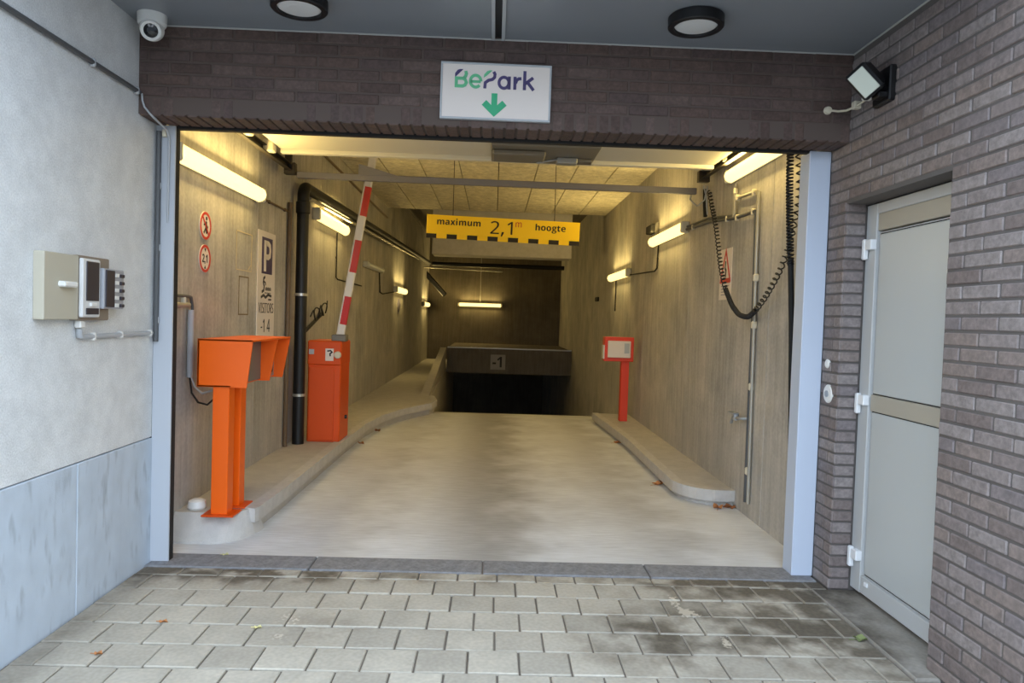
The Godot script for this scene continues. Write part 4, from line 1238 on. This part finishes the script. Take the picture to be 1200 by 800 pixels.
func build_right_things() -> void:
	var sc := thing("coiled_cable", "long black coiled cable hanging in a loop across the right wall", "cable", Vector3(1.86, 2.5, -1.5))
	var pth := [Vector3(0, 0.10, -0.98), Vector3(0, -0.05, -0.88), Vector3(0, -0.25, -0.74), Vector3(0, -0.57, -0.58), Vector3(0, -0.78, -0.42)]
	var st := nst()
	tube(st, spiral(pth, 0.017, 0.036), 0.0052, 5)
	put("coil", st.commit(), M.black_plastic, sc)
	st = nst()
	tube(st, spiral([Vector3(0, -0.78, -0.42), Vector3(0, -0.90, -0.26), Vector3(0, -0.985, -0.06), Vector3(0, -1.00, 0.12), Vector3(0, -0.96, 0.26)], 0.015, 0.013), 0.0058, 5)
	put("coil", st.commit(), M.black_plastic, sc)
	st = nst()
	tube(st, spiral([Vector3(0, -0.96, 0.26), Vector3(0, -0.88, 0.42), Vector3(0, -0.70, 0.68), Vector3(0, -0.50, 0.84), Vector3(0, -0.32, 0.92), Vector3(-0.03, -0.18, 1.0), Vector3(-0.08, 0.02, 1.08)], 0.017, 0.05), 0.0052, 5)
	put("coil", st.commit(), M.black_plastic, sc)
	var s2 := thing("coiled_cable", "tight black coiled cable hanging straight beside the right jamb", "cable", Vector3(1.795, 2.45, -0.47))
	st = nst()
	tube(st, spiral([Vector3(-0.04, 0.03, 0), Vector3(-0.035, -0.2, 0), Vector3(-0.01, -0.64, 0)], 0.017, 0.019), 0.007, 5)
	put("coil", st.commit(), M.black_plastic, s2)
	put("cable", tube_mesh([Vector3(-0.01, -0.60, 0), Vector3(0.01, -1.0, 0.01), Vector3(0.03, -1.6, 0.02), Vector3(0.04, -2.1, 0.03), Vector3(0.04, -2.35, 0.03)], 0.017, 10), M.rubber, s2)
	# warning sign
	var x := GX - 0.001
	var ws := thing("warning_sign", "white upright wall panel with red bordered warning triangle", "sign")
	ws.transform = wall_right_frame(x, 1.862, -2.205)
	put("panel", span_mesh(Vector3(-0.155, -0.215, 0), Vector3(0.155, 0.215, 0.005), 0.001), M.sign_white, ws)
	st = nst()
	stroke(st, [Vector2(-0.125, -0.055), Vector2(0.125, -0.055), Vector2(0.0, 0.195)], 0.024, 0.002, at(0, 0, 0.005), true)
	span(st, Vector3(-0.135, -0.075, 0.005), Vector3(0.135, -0.035, 0.0073))
	put("triangle", st.commit(), M.sign_red, ws)
	st = nst()
	stroke(st, [Vector2(0.0, 0.11), Vector2(-0.012, 0.05), Vector2(0.014, 0.03), Vector2(0.0, -0.025)], 0.022, 0.002, at(0, 0, 0.005))
	put("pictogram", st.commit(), M.ink, ws)
	st = nst()
	for i in 4:
		span(st, Vector3(-0.10, -0.105 - i * 0.024, 0.005), Vector3(0.10 - 0.05 * (i % 2), -0.096 - i * 0.024, 0.0065))
	put("small_print", st.commit(), M.disc_grey, ws).set_meta("kind", "stuff")
	# conduits
	var cr := thing("power_conduit", "pale upright conduit pair on right wall beside the coiled cable", "conduit", Vector3(1.93, 0.0, -1.44))
	put("pipe", tube_mesh([Vector3(0, 0.11, 0.03), Vector3(0, 2.43, -0.02)], 0.013, 10), M.pipe_steel, cr)
	put("pipe", tube_mesh([Vector3(0, 0.11, -0.03), Vector3(0, 1.62, -0.03), Vector3(0, 2.28, -0.06)], 0.014, 10), M.dark_conduit, cr)
	for y: float in [0.35, 0.98, 1.44, 1.79]:
		put("clip", clip_mesh(0.018), M.cream_plastic, cr, at(0.0, y, 0.0))
	var ru := thing("upper_conduit_loop", "pale rectangular loop of conduits under the right lamp", "conduit", Vector3(1.925, 2.4, -1.7))
	put("pipe", tube_mesh([Vector3(0, 0.035, 0.19), Vector3(0, 0.055, -0.22)], 0.013, 8), M.pipe_steel, ru)
	put("pipe", tube_mesh([Vector3(0, -0.11, 0.19), Vector3(0, -0.10, -0.25), Vector3(0, -0.035, -0.95), Vector3(0, -0.01, -1.75)], 0.015, 8), M.dark_conduit, ru)
	put("pipe", tube_mesh([Vector3(0, -0.075, -0.3), Vector3(0, 0.0, -1.0), Vector3(0, 0.015, -1.72)], 0.011, 8), M.dark_conduit, ru)
	put("pipe", tube_mesh([Vector3(0, 0.18, -0.27), Vector3(0, -0.05, -0.27), Vector3(0, -0.085, -0.30)], 0.012, 8), M.pipe_steel, ru)
	for q: Vector3 in [Vector3(0, 0.035, 0.16), Vector3(0, 0.055, -0.20), Vector3(0, -0.11, 0.16), Vector3(0, -0.105, -0.2), Vector3(0, -0.08, -0.45), Vector3(0, 0.12, -0.27), Vector3(0, -0.02, -1.5)]:
		put("clip", clip_mesh(0.016), M.cream_plastic, ru, Transform3D(Basis.IDENTITY, q))
	conduit("lamp_drop_cable", "thin cable dropping from right lamp towards the lamp above red post", [Vector3(1.935, 2.36, -4.75), Vector3(1.935, 2.09, -4.78), Vector3(1.935, 2.06, -4.9), Vector3(1.935, 2.11, -6.5)], 0.009, M.rubber, [Vector3(1.936, 2.2, -4.77)], M.track)
	conduit("lamp_post_cable", "thin cable dropping from right lamp above the red post", [Vector3(1.935, 2.09, -7.7), Vector3(1.935, 1.6, -7.7)], 0.010, M.rubber, [], M.track)
	var bx := thing("wall_camera", "small dark box above the lamp left of warning sign", "camera", Vector3(1.92, 2.58, -5.0))
	put("housing", span_mesh(Vector3(-0.05, -0.05, -0.20), Vector3(0.028, 0.05, 0.14), 0.01), M.rubber, bx)
	put("bracket", span_mesh(Vector3(-0.01, -0.08, 0.14), Vector3(0.028, 0.06, 0.20), 0.006), M.motor_grey, bx)
	var sk := put("wall_socket", span_mesh(Vector3(1.91, 1.80, -9.9), Vector3(1.949, 1.88, -9.6), 0.008), M.rubber)
	tag(sk, "small dark box on right wall beyond the lamp above red post", "box")
	# tap
	var tp := thing("water_tap", "small metal water tap low on the right wall", "tap", Vector3(1.95, 0.735, -1.52))
	put("spout", tube_mesh([Vector3(-0.005, 0.0, 0.02), Vector3(-0.05, 0.0, 0.015), Vector3(-0.07, -0.005, -0.02), Vector3(-0.075, -0.015, -0.14), Vector3(-0.078, -0.06, -0.17)], 0.013, 10), M.steel, tp)
	put("handle", span_mesh(Vector3(-0.10, 0.018, -0.19), Vector3(-0.05, 0.032, -0.06), 0.005), M.steel, tp)
	put("valve", lathe_mesh([Vector2(0.0, -0.03), Vector2(0.022, -0.028), Vector2(0.024, 0.018), Vector2(0.01, 0.026), Vector2(0, 0.026)], 14, at(-0.073, 0, -0.08)), M.steel, tp)
	# chain and wires at the end of the right track
	var ch := thing("hanging_chain", "thin loops of chain and wire under the right door track", "chain", Vector3(1.845, 2.68, -2.68))
	put("wire", tube_mesh([Vector3(-0.05, 0.0, -0.1), Vector3(-0.07, -0.1, -0.12), Vector3(-0.02, -0.17, -0.05), Vector3(0.03, -0.12, 0.0), Vector3(0.04, 0.0, 0.05)], 0.006, 6), M.grey_plastic, ch)
	put("wire", tube_mesh([Vector3(0.03, -0.02, 0.0), Vector3(0.04, -0.14, -0.02), Vector3(0.045, -0.27, 0.0)], 0.018, 6), M.rubber, ch)
	put("wire", tube_mesh([Vector3(0.0, 0.0, 0.06), Vector3(0.02, -0.10, 0.09), Vector3(0.045, -0.18, 0.03), Vector3(0.045, -0.26, 0.06)], 0.006, 6), M.grey_plastic, ch)
	# red ticket post
	var rp := thing("card_reader_post", "red post with white card reader box on right walkway", "card reader", Vector3(1.748, 0.12, -5.65))
	put("post", span_mesh(Vector3(-0.052, 0.0, -0.05), Vector3(0.052, 0.80, 0.05), 0.004), M.post_red, rp)
	put("housing", span_mesh(Vector3(-0.285, 0.79, -0.10), Vector3(0.10, 1.11, 0.08), 0.006), M.post_red, rp)
	put("reader", span_mesh(Vector3(-0.245, 0.84, 0.08), Vector3(0.055, 1.06, 0.11), 0.006), M.sign_white, rp)
	put("display", span_mesh(Vector3(-0.03, 0.90, 0.108), Vector3(0.035, 1.03, 0.114), 0.003), M.grey_plastic, rp)
	put("flap", span_mesh(Vector3(-0.30, 0.82, -0.06), Vector3(-0.285, 1.0, 0.09), 0.003), M.white_plastic, rp)

# ------------------------------------------------------------------ far end
func build_far_things() -> void:
	# height limit sign hung on two wires
	var h := thing("height_sign", "yellow hanging sign with black teeth giving the maximum height", "sign", Vector3(0.08, 2.50, -5.0))
	h.rotation.z = -0.021
	put("board", span_mesh(Vector3(-0.935, -0.085, -0.006), Vector3(0.935, 0.145, 0.006), 0.002), M.sign_yellow, h)
	var n := 15
	var w := 1.87 / n
	for i in n:
		var x := -0.935 + i * w
		var yellow := i % 2 == 1
		put("tooth", span_mesh(Vector3(x, -0.140 if yellow else -0.138, -0.006), Vector3(x + w, -0.085, 0.006 if yellow else 0.005)), M.sign_yellow if yellow else M.sign_black, h)
	letters("lettering", "maximum", 0.075, M.sign_black, h, at(-0.545, 0.065, 0.006), true, 0.53)
	letters("lettering", "2,1", 0.155, M.sign_black, h, at(-0.005, 0.025, 0.006), false, 0.27)
	letters("lettering", "m", 0.08, M.sign_red, h, at(0.185, 0.085, 0.006), false, 0.075)
	letters("lettering", "hoogte", 0.075, M.sign_black, h, at(0.575, 0.058, 0.006), true, 0.37)
	for x: float in [-0.62, 0.62]:
		put("wire", tube_mesh([Vector3(x, 0.14, 0), Vector3(x - 0.016, 0.82, 0)], 0.005, 6), M.track, h)
	# plaque by the ramp opening
	var p := thing("level_plaque", "pale square plaque marked minus one on the deck edge", "sign", Vector3(0.132, 0.335, -14.0))
	put("plate", span_mesh(Vector3(-0.185, -0.185, 0.0), Vector3(0.185, 0.185, 0.012), 0.002), M.plaque, p)
	letters("figures", "-1", 0.26, M.sign_black, p, at(0, 0, 0.012), true, 0.23)
	# pipes under the far ceiling
	tag(put("ceiling_pipe", tube_mesh([Vector3(-1.75, 2.86, -16.2), Vector3(1.9, 2.86, -16.2)], 0.06, 12), M.black_pipe), "black horizontal pipe high in front of the dark back wall", "pipe")
	tag(put("pale_pipe", tube_mesh([Vector3(-1.949, 2.75, -16.1), Vector3(0.2, 2.70, -16.1)], 0.018, 8), M.pipe_steel), "thin pale pipe under the black pipe near the back wall", "pipe")
	tag(put("hanging_duct", (func() -> ArrayMesh:
		var st := nst()
		box(st, Vector3(0.14, 0.9, 0.14), Transform3D(Basis.from_euler(Vector3(0, 0, 0.75)), Vector3(-1.72, 2.35, -16.9)), 0.02)
		return st.commit()).call(), M.black_pipe), "short black slanting duct in the far left corner", "duct")
	var dd := thing("wall_disc", "small grey round disc on left wall beside the far lamp", "disc", Vector3(-GX, 1.62, -10.9))
	put("disc", lathe_mesh([Vector2(0, 0), Vector2(0.14, 0), Vector2(0.14, 0.02), Vector2(0, 0.05)], 24, Transform3D(Basis(Vector3(0, 0, 1), Vector3(1, 0, 0), Vector3(0, 1, 0)) , Vector3.ZERO)), M.disc_grey, dd)
	tag(put("down_cable", tube_mesh([Vector3(-0.42, 3.7, -17.57), Vector3(-0.42, 1.86, -17.57)], 0.010, 6), M.pipe_steel), "thin pale cable running down the back wall to its lamp", "cable")

# ------------------------------------------------------------------ leaves and scraps
func leaf_mesh(s: int, size: float) -> ArrayMesh:
	rng.seed = s
	var st := nst()
	var n := 12
	var pts := []
	for i in n:
		var a := TAU * i / n
		var r := size * (0.62 + 0.38 * absf(cos(a * 2.5))) * rng.randf_range(0.8, 1.1)
		pts.append(Vector3(cos(a) * r * 1.3, absf(sin(a * 1.5)) * size * 0.5 + rng.randf_range(0, size * 0.2), sin(a) * r))
	var c := Vector3(0, size * 0.10, 0)
	for i in n:
		var a: Vector3 = pts[i]
		var b: Vector3 = pts[(i + 1) % n]
		tri(st, c, b, a)
		tri(st, c - Vector3(0, 0.002, 0), a - Vector3(0, 0.002, 0), b - Vector3(0, 0.002, 0))
	tube(st, [c, Vector3(-size * 1.9, 0.004, size * 0.2)], 0.0018, 5)
	return st.commit()

func build_small_things() -> void:
	var spots := [
		[1.50, -2.46, 0.045, "dry brown leaf curled against the foot of the right kerb", 0.4], [1.565, -2.55, 0.04, "second brown leaf tucked behind the curled one at right kerb", 2.0],
		[1.80, -1.70, 0.05, "crumpled orange brown leaf in front of the right kerb end", 1.1], [1.90, -1.72, 0.045, "brown leaf at the wall below the upright conduits", 2.8],
		[1.50, -4.6, 0.04, "small brown leaf halfway along the right kerb", 0.2], [-1.38, -5.0, 0.04, "small pale leaf in the bend of the left kerb", 1.7], [-1.42, -4.1, 0.035, "small dry leaf along the left kerb beside barrier cabinet", 2.2],
	]
	for i in spots.size():
		var s: Array = spots[i]
		var o := put("fallen_leaf", leaf_mesh(60 + i, s[2]), M.dead_leaf if i % 2 else M.dry_leaf, null, Transform3D(Basis.from_euler(Vector3(0, s[4], 0)), Vector3(s[0], -0.002, s[1])))
		tag(o, s[3], "leaf", "fallen leaves in the drive")
	var sc := [[-1.46, 0.60, "tiny orange leaf scrap on the pavers near the left wall", "dry_leaf"], [-1.02, 0.64, "tiny yellow leaf scrap on the pavers left of centre", "label_yellow"], [-1.58, 0.92, "tiny tan leaf scrap at the lower left of the pavers", "dry_leaf"], [-1.52, -0.33, "tiny yellow scrap on the left end of the threshold", "label_yellow"]]
	for i in sc.size():
		var s: Array = sc[i]
		var o := put("leaf_scrap", leaf_mesh(80 + i, 0.016), M[s[3]], null, at(s[0], 0.002, s[1]))
		tag(o, s[2], "leaf scrap", "scraps on the paving")
	var mo := put("moss_tuft", leaf_mesh(95, 0.03), M.moss, null, at(1.74, 0.0, 0.63))
	tag(mo, "small green moss tuft on the pavers beside the door sill", "moss")
